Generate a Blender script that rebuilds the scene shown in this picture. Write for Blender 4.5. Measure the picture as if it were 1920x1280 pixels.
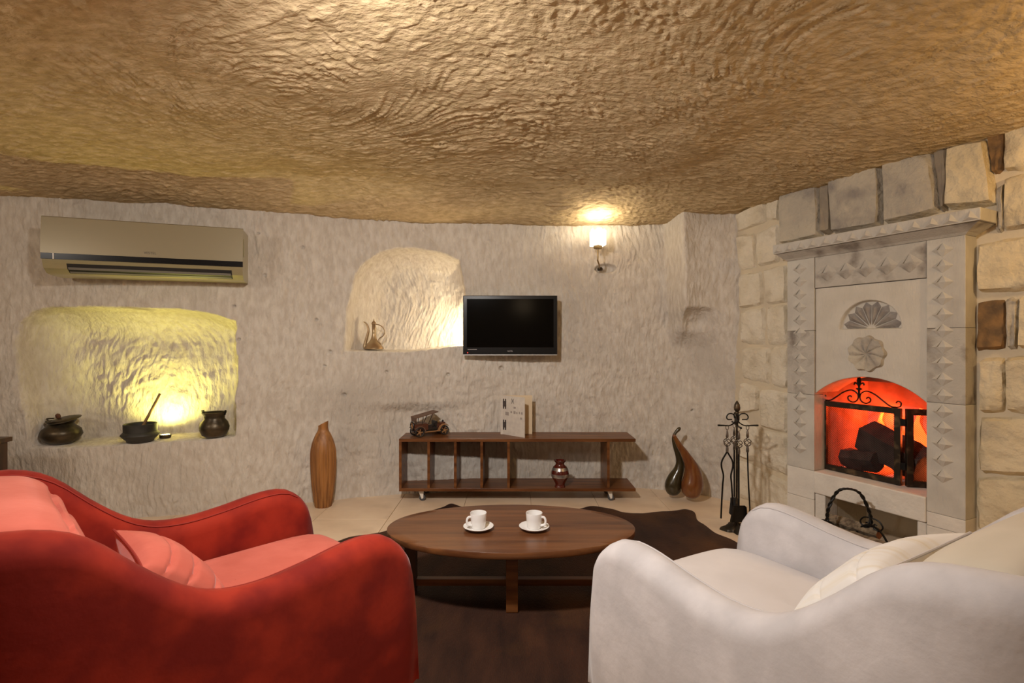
import bpy, math, random
import numpy as np
from mathutils import Vector, Matrix
for o in list(bpy.data.objects): bpy.data.objects.remove(o)
S = bpy.context.scene
COL = S.collection
PI = math.pi
# ------------------------------------------------------------------ camera, world, light
H, F = 1.10, 960.0                       # eye height (m), focal length in pixels of the 1920 px frame
cam = bpy.data.objects.new('camera', bpy.data.cameras.new('camera')); COL.objects.link(cam)
cam.location = (0, 0, H); cam.rotation_euler = (PI/2, 0, 0)
cam.data.sensor_width = 36; cam.data.lens = 18; cam.data.clip_start = .02
S.camera = cam
S.view_settings.view_transform = 'Standard'; S.view_settings.look = 'None'
S.view_settings.gamma = 1; S.view_settings.use_curve_mapping = False
S.view_settings.exposure = 0.2
w = bpy.data.worlds.new('world'); S.world = w; w.use_nodes = True
w.node_tree.nodes['Background'].inputs[0].default_value = (.9, .75, .55, 1)
w.node_tree.nodes['Background'].inputs[1].default_value = 0.02
def light(name, kind, loc, energy, color, size=.1, target=None, **kw):
    L = bpy.data.lights.new(name, kind); L.energy = energy; L.color = color
    if kind == 'AREA': L.shape = 'DISK'; L.size = size
    else: L.shadow_soft_size = size
    for k, v in kw.items(): setattr(L, k, v)
    o = bpy.data.objects.new(name, L); COL.objects.link(o); o.location = loc
    if target is not None:
        o.rotation_euler = (Vector(target)-Vector(loc)).to_track_quat('-Z', 'Y').to_euler()
    return o
light('ceiling_lamp_light', 'AREA', (-.45, 1.08, 1.94), 34, (1, .93, .86), .14, (-.05, 2.45, .25))
light('warm_lamp_light', 'POINT', (2.12, 1.36, 1.74), 13, (1, .66, .30), .06)
light('side_lamp_light', 'POINT', (-2.75, .45, 1.78), 30, (1, .91, .81), .09)
light('rear_fill_light', 'POINT', (.2, -1.7, 1.75), 4.5, (1, .74, .45), .15)  # unseen warm fill added behind the camera, no fixture

# ------------------------------------------------------------------ helpers
def P(px, py, D): return Vector(((px-960)/F*D, D, H-(py-640)/F*D))
def ss(a, b, x):
    t = np.clip((x-a)/(b-a), 0, 1); return t*t*(3-2*t)
def vn(x, y, seed=0):
    xi = np.floor(x); yi = np.floor(y); fx = x-xi; fy = y-yi
    fx = fx*fx*(3-2*fx); fy = fy*fy*(3-2*fy)
    def h(a, b):
        v = np.sin(a*127.1+b*311.7+seed*74.7)*43758.5453
        return v-np.floor(v)
    return (h(xi, yi)*(1-fx)+h(xi+1, yi)*fx)*(1-fy)+(h(xi, yi+1)*(1-fx)+h(xi+1, yi+1)*fx)*fy-.5
def fbm(x, y, seed=0, n=3):
    r = 0; a = 1
    for i in range(n):
        r = r+a*vn(x*2**i, y*2**i, seed+i*7); a *= .5
    return r
def spline(pts, n):
    """Catmull-Rom through tuples of any length"""
    p = [np.array(q, float) for q in pts]; p = [2*p[0]-p[1]]+p+[2*p[-1]-p[-2]]
    out = []
    m = len(p)-3
    for i in range(n):
        t = i/(n-1)*m; k = min(int(t), m-1); t -= k
        a, b, c, d = p[k:k+4]
        out.append(.5*((2*b)+(c-a)*t+(2*a-5*b+4*c-d)*t*t+(3*b-a-3*c+d)*t**3))
    return out

class MB:
    def __init__(s): s.v = []; s.f = []
    def add(s, v, f):
        o = len(s.v); s.v += [tuple(q) for q in v]; s.f += [tuple(i+o for i in q) for q in f]; return s
    def box(s, x0, x1, y0, y1, z0, z1, M=None):
        v = [Vector((x, y, z)) for z in (z0, z1) for y in (y0, y1) for x in (x0, x1)]
        if M: v = [M @ q for q in v]
        return s.add(v, [(0, 2, 3, 1), (4, 5, 7, 6), (0, 1, 5, 4), (2, 6, 7, 3), (0, 4, 6, 2), (1, 3, 7, 5)])
    def tube(s, pts, r, seg=8, caps=True, flat=1.0):
        pts = [Vector(p) for p in pts]; n = len(pts)
        rs = list(r) if hasattr(r, '__len__') else [r]*n
        v = []; f = []; up = None
        for i, p in enumerate(pts):
            t = (pts[min(i+1, n-1)]-pts[max(i-1, 0)])
            t = t.normalized() if t.length > 1e-9 else Vector((0, 0, 1))
            if up is None:
                up = Vector((0, 0, 1)) if abs(t.z) < .9 else Vector((0, 1, 0))
            a = t.cross(up); a = a.normalized() if a.length > 1e-6 else t.orthogonal().normalized()
            b = a.cross(t).normalized(); up = b
            for k in range(seg):
                q = 2*PI*k/seg
                v.append(p+a*(math.cos(q)*rs[i])+b*(math.sin(q)*rs[i]*flat))
        for i in range(n-1):
            for k in range(seg):
                f.append((i*seg+k, i*seg+(k+1) % seg, (i+1)*seg+(k+1) % seg, (i+1)*seg+k))
        if caps:
            f.append(tuple(range(seg))[::-1]); f.append(tuple((n-1)*seg+k for k in range(seg)))
        return s.add(v, f)
    def lathe(s, prof, seg=32, c=(0, 0, 0), fn=None, sy=1.0, caps=True):
        v = []; f = []; n = len(prof)
        for r, z in prof:
            for k in range(seg):
                a = 2*PI*k/seg; q = r*(fn(a, z) if fn else 1)
                v.append((c[0]+q*math.cos(a), c[1]+q*math.sin(a)*sy, c[2]+z))
        for i in range(n-1):
            for k in range(seg):
                f.append((i*seg+k, i*seg+(k+1) % seg, (i+1)*seg+(k+1) % seg, (i+1)*seg+k))
        if caps:
            f.append(tuple(range(seg))[::-1]); f.append(tuple((n-1)*seg+k for k in range(seg)))
        return s.add(v, f)
    def prism(s, poly, fn, a, b):
        """poly of 2-d points, fn(p, q, w) -> xyz, from w = a to w = b"""
        n = len(poly)
        v = [fn(p, q, a) for p, q in poly]+[fn(p, q, b) for p, q in poly]
        f = [tuple(range(n))[::-1], tuple(range(n, 2*n))]+[(i, (i+1) % n, n+(i+1) % n, n+i) for i in range(n)]
        return s.add(v, f)
    def grid(s, fn, nu, nv, closed_u=False):
        v = [fn(i/(nu-1) if not closed_u else i/nu, j/(nv-1)) for j in range(nv) for i in range(nu)]
        f = []
        for j in range(nv-1):
            for i in range(nu if closed_u else nu-1):
                i2 = (i+1) % nu
                f.append((j*nu+i, j*nu+i2, (j+1)*nu+i2, (j+1)*nu+i))
        return s.add(v, f)
    def build(s, name, mat, parent=None, smooth=40, bevel=0, fix=True):
        me = bpy.data.meshes.new(name); me.from_pydata(s.v, [], s.f)
        if fix:
            import bmesh
            bm = bmesh.new(); bm.from_mesh(me); bmesh.ops.recalc_face_normals(bm, faces=bm.faces); bm.to_mesh(me); bm.free()
        me.materials.append(mat)
        if smooth:
            me.polygons.foreach_set('use_smooth', [True]*len(me.polygons))
            me.set_sharp_from_angle(angle=math.radians(smooth))
        o = bpy.data.objects.new(name, me); COL.objects.link(o); o.parent = parent
        if bevel:
            m = o.modifiers.new('bevel', 'BEVEL'); m.width = bevel; m.segments = 2; m.limit_method = 'ANGLE'; m.angle_limit = .6
        return o
def field(name, X, Y, Z, mat, parent=None):
    """a dense mesh from three equal 2-d arrays"""
    nv, nu = X.shape
    co = np.stack([X, Y, Z], -1).reshape(-1, 3).astype(np.float32)
    i = np.arange(nv*nu).reshape(nv, nu)
    q = np.stack([i[:-1, :-1], i[:-1, 1:], i[1:, 1:], i[1:, :-1]], -1).reshape(-1, 4)
    me = bpy.data.meshes.new(name)
    me.vertices.add(len(co)); me.vertices.foreach_set('co', co.ravel())
    me.loops.add(q.size); me.loops.foreach_set('vertex_index', q.ravel().astype(np.int32))
    me.polygons.add(len(q)); me.polygons.foreach_set('loop_start', np.arange(0, q.size, 4, dtype=np.int32))
    me.polygons.foreach_set('use_smooth', np.ones(len(q), dtype=bool))
    me.update(calc_edges=True); me.validate()
    me.materials.append(mat)
    o = bpy.data.objects.new(name, me); COL.objects.link(o); o.parent = parent
    return o
def tag(o, label=None, cat=None, group=None, kind=None):
    if label: o['label'] = label
    if cat: o['category'] = cat
    if group: o['group'] = group
    if kind: o['kind'] = kind
    return o
def thing(name, label, cat, loc=(0, 0, 0), rz=0, group=None):
    o = bpy.data.objects.new(name, None); COL.objects.link(o); o.empty_display_size = .05
    o.location = loc; o.rotation_euler = (0, 0, rz)
    return tag(o, label, cat, group)
def dup(o, parent=None):
    c = o.copy(); COL.objects.link(c); c.parent = parent
    for ch in [x for x in bpy.data.objects if x.parent == o]: dup(ch, c)
    return c
def text(name, body, size, mat, parent, loc, rot, depth=.0006):
    cu = bpy.data.curves.new(name, 'FONT'); cu.body = body; cu.size = size; cu.extrude = depth
    cu.align_x = 'CENTER'; cu.align_y = 'CENTER'
    t = bpy.data.objects.new(name+'_tmp', cu); COL.objects.link(t)
    bpy.context.view_layer.update()
    me = bpy.data.meshes.new_from_object(t.evaluated_get(bpy.context.evaluated_depsgraph_get()))
    bpy.data.objects.remove(t); me.materials.clear(); me.materials.append(mat)
    o = bpy.data.objects.new(name, me); COL.objects.link(o); o.parent = parent; o.location = loc; o.rotation_euler = rot
    return o

# ------------------------------------------------------------------ materials
def mat(name, c, rough=.6, metal=0, c2=None, scale=8, stretch=(1, 1, 1), bump=0, bscale=60, detail=4, mix=(.35, .65),
        sheen=0, emit=None, estr=0, coat=0, spec=.5, bstretch=None, trans=0, c3=None, s3=2.5, mix3=(.5, .7)):
    m = bpy.data.materials.new(name); m.use_nodes = True
    nt = m.node_tree; N = nt.nodes; L = nt.links; b = N['Principled BSDF']
    b.inputs['Base Color'].default_value = (*c, 1); b.inputs['Roughness'].default_value = rough
    b.inputs['Metallic'].default_value = metal; b.inputs['Specular IOR Level'].default_value = spec
    if sheen: b.inputs['Sheen Weight'].default_value = sheen; b.inputs['Sheen Roughness'].default_value = .35
    if coat: b.inputs['Coat Weight'].default_value = coat; b.inputs['Coat Roughness'].default_value = .15
    if trans: b.inputs['Transmission Weight'].default_value = trans
    if emit: b.inputs['Emission Color'].default_value = (*emit, 1); b.inputs['Emission Strength'].default_value = estr
    tc = N.new('ShaderNodeTexCoord')
    def noise(sc, st, det):
        mp = N.new('ShaderNodeMapping'); mp.inputs['Scale'].default_value = st
        L.new(tc.outputs['Object'], mp.inputs[0])
        n = N.new('ShaderNodeTexNoise'); n.inputs['Scale'].default_value = sc; n.inputs['Detail'].default_value = det
        L.new(mp.outputs[0], n.inputs['Vector']); return n
    col = None
    if c2:
        n = noise(scale, stretch, detail); r = N.new('ShaderNodeValToRGB')
        r.color_ramp.elements[0].position = mix[0]; r.color_ramp.elements[1].position = mix[1]
        r.color_ramp.elements[0].color = (*c, 1); r.color_ramp.elements[1].color = (*c2, 1)
        L.new(n.outputs['Fac'], r.inputs[0]); col = r.outputs[0]
    if c3:
        n = noise(s3, (1, 1, 1), 5); r = N.new('ShaderNodeValToRGB')
        r.color_ramp.elements[0].position = mix3[0]; r.color_ramp.elements[1].position = mix3[1]
        mx = N.new('ShaderNodeMix'); mx.data_type = 'RGBA'
        L.new(n.outputs['Fac'], r.inputs[0]); L.new(r.outputs[0], mx.inputs['Factor'])
        if col: L.new(col, mx.inputs['A'])
        else: mx.inputs['A'].default_value = (*c, 1)
        mx.inputs['B'].default_value = (*c3, 1); col = mx.outputs['Result']
    if col: L.new(col, b.inputs['Base Color'])
    if bump:
        n = noise(bscale, bstretch or stretch, 5); bp = N.new('ShaderNodeBump')
        bp.inputs['Strength'].default_value = 1; bp.inputs['Distance'].default_value = bump
        L.new(n.outputs['Fac'], bp.inputs['Height']); L.new(bp.outputs[0], b.inputs['Normal'])
    return m
M = {}
M['wall'] = mat('chiselled_tuff_wall', (.56, .50, .43), .95, c2=(.68, .63, .56), scale=34, stretch=(1, 1, .4), bump=.010, bscale=60, bstretch=(1, 1, .45), spec=.15, c3=(.52, .47, .41), s3=1.6)
M['ceil'] = mat('chiselled_tuff_ceiling', (.44, .33, .185), .95, c2=(.60, .46, .28), scale=30, stretch=(.6, 1, 1), bump=.012, bscale=50, spec=.15)
M['mortar'] = mat('mortar', (.66, .56, .40), .95, c2=(.58, .50, .38), scale=6, bump=.004, bscale=40, spec=.2)
M['st_cream'] = mat('cream_stone', (.66, .58, .44), .92, c2=(.74, .67, .54), scale=7, bump=.016, bscale=24, spec=.2, c3=(.54, .46, .34), s3=9, mix3=(.58, .75))
M['st_grey'] = mat('grey_stone', (.42, .38, .32), .92, c2=(.54, .48, .38), scale=6, bump=.016, bscale=24, spec=.2, c3=(.30, .27, .24), s3=7, mix3=(.5, .7))
M['st_dark'] = mat('dark_grey_stone', (.26, .22, .18), .92, c2=(.36, .30, .22), scale=8, bump=.006, bscale=30, spec=.2)
M['st_brown'] = mat('brown_stone', (.30, .17, .07), .92, c2=(.14, .09, .05), scale=14, bump=.008, bscale=35, spec=.2)
M['st_tan'] = mat('tan_stone', (.60, .50, .33), .92, c2=(.70, .60, .42), scale=6, bump=.016, bscale=24, spec=.2, c3=(.46, .40, .30), s3=8, mix3=(.55, .75))
M['carved'] = mat('carved_grey_limestone', (.50, .47, .42), .92, c2=(.58, .55, .49), scale=9, bump=.0025, bscale=110, bstretch=(1, 1, .3), spec=.2, c3=(.42, .39, .35), s3=5, mix3=(.55, .75))
M['carved_st'] = mat('carved_stained_limestone', (.46, .43, .38), .92, c2=(.54, .50, .44), scale=9, bump=.0025, bscale=110, spec=.2, c3=(.24, .21, .18), s3=9, mix3=(.48, .68))
M['panel'] = mat('pale_dressed_limestone', (.56, .52, .45), .92, c2=(.62, .58, .51), scale=8, bump=.003, bscale=120, bstretch=(1, 1, .35), spec=.2)
M['hearth'] = mat('whitewashed_stone', (.66, .62, .56), .9, c2=(.74, .70, .63), scale=10, bump=.004, bscale=40, spec=.2)
M['firebox'] = mat('firebox_lining', (.46, .34, .29), .9, c2=(.26, .19, .16), scale=6, bump=.006, bscale=18)
M['tile'] = mat('beige_floor_tile', (.74, .57, .41), .42, c2=(.80, .64, .47), scale=5, bump=.0006, bscale=30, c3=(.62, .47, .33), s3=3)
M['grout'] = mat('grout', (.55, .42, .30), .9)
M['wood'] = mat('walnut_wood', (.085, .028, .008), .36, c2=(.21, .080, .024), scale=3.2, stretch=(.8, 9, 9), detail=6, bump=.0004, bscale=30, coat=.05, spec=.3)
M['wood_t'] = mat('walnut_tabletop', (.075, .026, .010), .30, c2=(.17, .066, .023), scale=2.4, stretch=(.7, 11, 9), detail=6, bump=.0003, bscale=30, coat=.15, spec=.3)
M['wood_dk'] = mat('dark_wood', (.035, .016, .010), .4, c2=(.07, .03, .016), scale=4, stretch=(6, 6, 1))
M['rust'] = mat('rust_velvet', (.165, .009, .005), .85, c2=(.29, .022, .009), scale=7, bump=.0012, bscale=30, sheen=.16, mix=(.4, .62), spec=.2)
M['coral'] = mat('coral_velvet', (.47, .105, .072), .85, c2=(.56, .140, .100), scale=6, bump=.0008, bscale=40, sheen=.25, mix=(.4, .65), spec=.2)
M['seam'] = mat('dark_red_seam', (.24, .016, .008), .85)
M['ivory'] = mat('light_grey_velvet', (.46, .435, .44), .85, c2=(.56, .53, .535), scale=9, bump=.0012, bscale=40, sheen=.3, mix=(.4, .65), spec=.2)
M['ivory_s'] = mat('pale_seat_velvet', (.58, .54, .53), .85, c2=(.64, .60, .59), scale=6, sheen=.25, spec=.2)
M['beige_c'] = mat('beige_cushion_velvet', (.52, .46, .37), .85, c2=(.58, .52, .43), scale=5, sheen=.25, spec=.2)
M['piping'] = mat('grey_piping', (.50, .47, .47), .8)
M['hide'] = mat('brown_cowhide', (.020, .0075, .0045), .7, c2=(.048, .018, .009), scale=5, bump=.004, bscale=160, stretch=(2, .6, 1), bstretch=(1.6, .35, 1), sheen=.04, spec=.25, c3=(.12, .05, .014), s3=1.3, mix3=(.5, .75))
M['hide_w'] = mat('white_hide', (.75, .70, .66), .8, bump=.003, bscale=150)
M['black'] = mat('gloss_black_plastic', (.006, .006, .007), .25, spec=.3)
M['screen'] = mat('tv_screen', (.003, .0025, .002), .12, spec=.08)
M['silver'] = mat('silver_trim', (.55, .55, .55), .3, .9)
M['champ'] = mat('champagne_plastic', (.31, .265, .17), .38, .15, coat=.15)
M['champ2'] = mat('champagne_trim', (.36, .32, .18), .3, .3, coat=.3)
M['vent'] = mat('vent_dark', (.012, .012, .012), .5)
M['vane'] = mat('grey_vane', (.16, .15, .14), .4)
M['logo'] = mat('logo_grey', (.12, .10, .08), .5)
M['logo_l'] = mat('logo_light', (.45, .42, .42), .5)
M['iron'] = mat('black_wrought_iron', (.010, .009, .008), .45, .6, bump=.0008, bscale=120)
M['iron_w'] = mat('worn_bronze_iron', (.030, .022, .014), .42, .5, c2=(.16, .11, .06), scale=22, mix=(.5, .75), bump=.0008, bscale=90)
M['steel'] = mat('worn_grey_steel', (.28, .25, .22), .38, .85, c2=(.14, .12, .10), scale=40)
M['brass'] = mat('aged_brass', (.42, .28, .12), .38, .85, c2=(.30, .20, .09), scale=20)
M['tin'] = mat('tinned_copper', (.46, .36, .22), .35, .8, c2=(.34, .22, .12), scale=12)
M['pot'] = mat('tarnished_copper', (.045, .038, .028), .38, .75, c2=(.10, .075, .045), scale=14, bump=.0015, bscale=40)
M['pot_b'] = mat('dark_stone_mortar', (.028, .028, .026), .55, .3, c2=(.05, .048, .042), scale=14, bump=.001, bscale=40)
M['stick'] = mat('pale_stick', (.16, .09, .035), .6, c2=(.24, .14, .05), scale=20)
M['knob_w'] = mat('wooden_knob', (.11, .04, .02), .5)
M['bamboo'] = mat('bamboo_strip', (.17, .062, .014), .45, c2=(.38, .165, .045), scale=3, stretch=(14, 14, .5), bump=.0008, bscale=40)
M['olive'] = mat('olive_lacquer', (.032, .024, .010), .22, c2=(.06, .045, .018), scale=5, coat=.4)
M['redwood'] = mat('redbrown_lacquer', (.13, .035, .010), .22, c2=(.20, .075, .018), scale=6, stretch=(6, 6, 1), coat=.4)
M['redvase'] = mat('oxblood_glaze', (.085, .012, .008), .18, coat=.4)
M['band'] = mat('silver_band', (.50, .46, .43), .3, .8, c2=(.34, .30, .28), scale=60)
M['china'] = mat('white_porcelain', (.80, .79, .78), .18, coat=.4)
M['glass_lit'] = mat('lit_opal_glass', (.95, .93, .88), .3, emit=(1, .95, .84), estr=1.1)
M['glow_y'] = mat('lit_uplight_lens', (1, .9, .4), .3, emit=(1, .88, .32), estr=22)
M['glow_w'] = mat('lit_niche_lens', (1, .9, .7), .3, emit=(1, .86, .58), estr=6)
M['ember'] = mat('ember', (1, .3, .1), .5, emit=(1, .20, .05), estr=14)
M['flame'] = mat('flame', (1, .25, .05), .5, emit=(1, .12, .02), estr=2.2)
M['coal'] = mat('charred_log', (.050, .034, .030), .9, c2=(.10, .065, .055), scale=14, bump=.008, bscale=26)
M['bark'] = mat('bark', (.10, .07, .045), .95, c2=(.28, .22, .15), scale=10, stretch=(1, 5, 5), bump=.012, bscale=22)
M['cutwood'] = mat('cut_wood', (.36, .13, .04), .85, c2=(.20, .07, .025), scale=25)
M['paper'] = mat('card_paper', (.66, .60, .52), .8, c2=(.58, .52, .46), scale=30)
M['paper_i'] = mat('inner_page_paper', (.70, .56, .38), .8)
M['ink'] = mat('dark_print', (.07, .055, .05), .8)
M['ink_l'] = mat('grey_print', (.34, .29, .26), .8)
M['rubber'] = mat('caster_rubber', (.06, .06, .065), .5)
M['white_p'] = mat('white_plastic', (.72, .68, .62), .4)
M['toy_red'] = mat('toy_red_wood', (.085, .024, .012), .35, coat=.3)
M['toy_brn'] = mat('toy_brown_wood', (.13, .07, .045), .5)
M['toy_tan'] = mat('toy_tan_wood', (.34, .17, .07), .4, coat=.2)
M['toy_blk'] = mat('toy_black_wood', (.018, .014, .013), .4)

# ------------------------------------------------------------------ the setting
_wx = np.array([-3.7, -3.1, -2.62, -2.0, -1.31, -.85, 0, .8, 1.25, 1.45, 1.6, 1.9])
_wy = np.array([3.02, 3.06, 3.13, 3.29, 3.55, 3.70, 3.83, 3.86, 3.77, 3.60, 3.43, 3.25])
_sx = np.linspace(-3.7, 1.9, 400); _sy = np.interp(_sx, _wx, _wy)
_k = np.ones(25)/25; _sy2 = np.convolve(np.pad(_sy, 12, mode='edge'), _k, 'valid')
def W(x): return np.interp(x, _sx, _sy2)
def wpx(px, py):
    """pixel -> (X, Z) on the back wall"""
    D = 3.6
    for _ in range(30): D = .5*D+.5*float(W((px-960)/F*D))
    return (px-960)/F*D, H-(py-640)/F*D
def sdf(poly, X, Z):
    """signed distance, positive inside"""
    d = np.full(X.shape, 1e9); ins = np.zeros(X.shape, bool); n = len(poly)
    for i in range(n):
        ax, az = poly[i]; bx, bz = poly[(i+1) % n]
        ex, ez = bx-ax, bz-az
        t = np.clip(((X-ax)*ex+(Z-az)*ez)/(ex*ex+ez*ez), 0, 1)
        d = np.minimum(d, (X-ax-t*ex)**2+(Z-az-t*ez)**2)
        c = ((az > Z) != (bz > Z)) & (X < ex*(Z-az)/(ez if abs(ez) > 1e-9 else 1e-9)+ax)
        ins ^= c
    d = np.sqrt(d); return np.where(ins, d, -d)
nicheC = [wpx(*p) for p in [(652, 657), (695, 658), (758, 659), (817, 653), (850, 648), (900, 645), (900, 592), (874, 560), (869, 529), (863, 486), (831, 472), (790, 466), (747, 464), (712, 470), (676, 497), (663, 516), (655, 556), (648, 586), (646, 630)]]
nicheL = [wpx(*p) for p in [(60, 838), (150, 838), (300, 829), (437, 818), (441, 740), (441, 640), (438, 601), (400, 588), (340, 579), (220, 574), (90, 573), (50, 584), (28, 605), (22, 650), (34, 730), (50, 800)]]
xs = np.arange(-3.6, 1.72, .0062); zs = np.arange(-.02, 2.30, .0062)
X, Z = np.meshgrid(xs, zs)
Y = W(X)
wx = X+.22*fbm(X/.7, Z/.7, 3); wz = Z+.2*fbm(X/.6, Z/.6, 11)
strokes = np.abs(vn(wx/.017, wz/.085, 5))*2-.5
pits = np.clip(vn(wx/.032, wz/.05, 21)-.12, 0, 1)
amp = .65+.7*(vn(X/.4, Z/.4, 9)+.5)
rel = .045*fbm(X/.9, Z/.7, 2)+.010*fbm(X/.16, Z/.16, 8)+amp*(.0085*strokes+.017*pits)
wedge = .012*fbm(X/.12, Z/.12, 31)
def scoop(poly, nb, d1, d2, wd):
    # concave hollow with a flat sill: the first nb corners are the sill
    lo = [(x, z-.6) for x, z in poly[:nb]]; sd = sdf(lo+poly[nb:], X, Z)+wedge
    t = np.clip(sd/wd, 0, 1); side = np.where(sd > 0, d1*ss(0, .02, sd)+d2*(1-(1-t)**2.2), 0)
    bz = np.interp(X, [p[0] for p in poly[:nb]], [p[1] for p in poly[:nb]])
    return side*ss(-.004, .010, Z-bz+.3*wedge)
dep = scoop(nicheC, 6, .09, .19, .20)+scoop(nicheL, 4, .08, .22, .24)
# proud block beside the masonry
xa, _z = wpx(1246, 500); xb, _z = wpx(1264, 500); _x, z0 = wpx(1300, 655); _x, z1 = wpx(1300, 585)
blk = ss(xa, xb, X+.03*(Z-1.6)+wedge*.6)*ss(z0, z1, Z+wedge)
blk = blk*(1-.95*np.clip((X-xb)/(wpx(1392, 500)[0]-xb), 0, 1))
dep -= .25*blk
px_, pz_ = wpx(1287, 598); dep += .085*ss(1.3, .2, np.sqrt(((X-px_)/.14)**2+((Z-pz_)/.085)**2))*ss(pz_+.085, pz_+.045, Z)
# hollow behind the sconce arm and small drilled holes
px_, pz_ = wpx(1135, 504); dep += .05*ss(1.1, .75, np.sqrt(((X-px_)/.078)**2+((Z-pz_)/.034)**2))
for hx, hy, hr in [(940, 690, .016), (645, 740, .013), (618, 659, .011), (565, 462, .010), (608, 686, .009), (591, 599, .009), (724, 697, .010), (840, 702, .012), (483, 437, .008), (494, 515, .009), (435, 573, .008), (1298, 769, .008), (445, 636, .010)]:
    a, b = wpx(hx, hy); dep += .03*ss(1.3, .5, np.sqrt((X-a)**2+(Z-b)**2)/hr)
# small ledges low on the wall
for (lx, ly, lw, lh, am) in [(770, 775, .30, .09, .05), (680, 815, .07, .05, .015), (668, 855, .06, .04, .012), (672, 895, .06, .04, .012)]:
    a, b = wpx(lx, ly); q = np.exp(-((X-a)/lw)**2)
    dep += am*q*ss(b+lh, b, Z)*ss(b-.35, b-.02, Z)
wall_back = tag(field('wall_back', X, Y-rel+dep, Z, M['wall']), 'rough chiselled tuff wall with two niches', kind='structure')

xs = np.concatenate([np.arange(-3.7, 2.6, .0080), np.arange(2.62, 4.5, .03)]); ys = np.concatenate([np.arange(-2.3, 1.0, .05), np.arange(1.0, 4.0, .0066)])
X, Y = np.meshgrid(xs, ys)
def ceil_base(X, Y):
    e = ss(0, .55, W(np.clip(X, -3.7, 1.9))-Y)*ss(-.1, .8, -(.894*(X-1.576)+.447*(Y-3.406)))
    return 1.965+.10*e+.13*np.exp(-((X-.2)/2.2)**2-((Y-1.2)/1.5)**2)+.055*fbm(X/.9+3, Y/.9, 4)*e
c1 = np.sqrt((X+.95)**2+((Y-2.2)*1.1)**2); c2_ = np.sqrt((X-1.25)**2+((Y-1.9)*1.0)**2)
w1 = .6*np.exp(-(c1/.6)**2); w2 = .75*np.exp(-(c2_/.8)**2)
ph = (Y+.25*X*np.sin(X*.8))*(1-w1-w2*.9)+w1*c1*1.2+w2*c2_*1.1+.12*fbm(X/.8, Y/.8, 13)+.03*fbm(X/.12, Y/.12, 14)
th = X+.25*fbm(X/.6, Y/.6, 17)+.6*w1*Y+.6*w2*Y
st = np.abs(vn(ph/.020, th/.036, 6))*2-.5
pk = np.clip(vn(ph/.017, th/.030, 23)-.05, 0, 1)*(1+1.2*vn(X/.13, Y/.13, 33))
zc = ceil_base(X, Y)-(.6+.8*(vn(X/.5, Y/.5, 19)+.5))*(.0045*st+.0165*pk)-.014*fbm(X/.22, Y/.22, 28)
tag(field('ceiling', X, Y, zc, M['ceil']), 'low brown cave ceiling with chisel marks', kind='structure')

fl = MB().box(-3.7, 4.6, -2.3, 4.1, -.08, -.006).build('floor', M['grout'], None, 0); tag(fl, 'beige tiled floor', kind='structure')
tile_me = None; TS = .45; random.seed(4)
for j in range(7):
    for i in range(12):
        x0 = -3.02+i*TS; y0 = .92+j*TS
        if tile_me is None:
            t = MB().box(.0015, TS-.0015, .0015, TS-.0015, -.008, 0).build('tile', M['tile'], fl, 0, .0012); tile_me = t
        else:
            t = tile_me.copy(); COL.objects.link(t); t.parent = fl
        t.location = (x0, y0, random.uniform(-.0006, .0006))
def plainwall(name, x0, x1, y0, y1, label):
    return tag(MB().box(x0, x1, y0, y1, -.02, 2.34).build(name, M['wall'], None, 0), label, kind='structure')
plainwall('wall_left', -3.75, -3.5, -2.4, 3.2, 'plain tuff wall on the side of the air conditioner')
plainwall('wall_rear', -3.6, 4.6, -2.5, -2.25, 'plain tuff wall opposite the television')

# masonry wall and fireplace share one frame: x = s along the wall, y = into the wall, z up
M0 = (1.576, 3.406); TH = math.atan2(-.894, .447)
def fl_(px, py, d=0.0):
    """pixel -> (s, z) on the masonry frame at distance d in front of the wall plane"""
    p0, p1 = M0[0]-.894*d, M0[1]-.447*d; r = (px-960)/F
    s = (r*p1-p0)/(.447+.894*r); D = p1-.894*s
    return s, H-(py-640)/F*D
SO0, SO1 = fl_(1527, 800, .10)[0], fl_(1736, 800, .10)[0]     # fire opening
FS0, FS1 = fl_(1476, 800, .10)[0], fl_(1810, 800, .10)[0]     # whole surround
m = MB()
m.box(-.11, SO0-.01, 0, .10, -.02, 2.34).box(SO1+.01, 6.4, 0, .10, -.02, 2.34).box(SO0-.01, SO1+.01, 0, .10, .99, 2.34)
wall_right = m.build('wall_right', M['mortar'], None, 0); wall_right.location = (M0[0], M0[1], 0); wall_right.rotation_euler = (0, 0, TH)
tag(wall_right, 'masonry wall of cream stone blocks around the fireplace', kind='structure')
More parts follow.
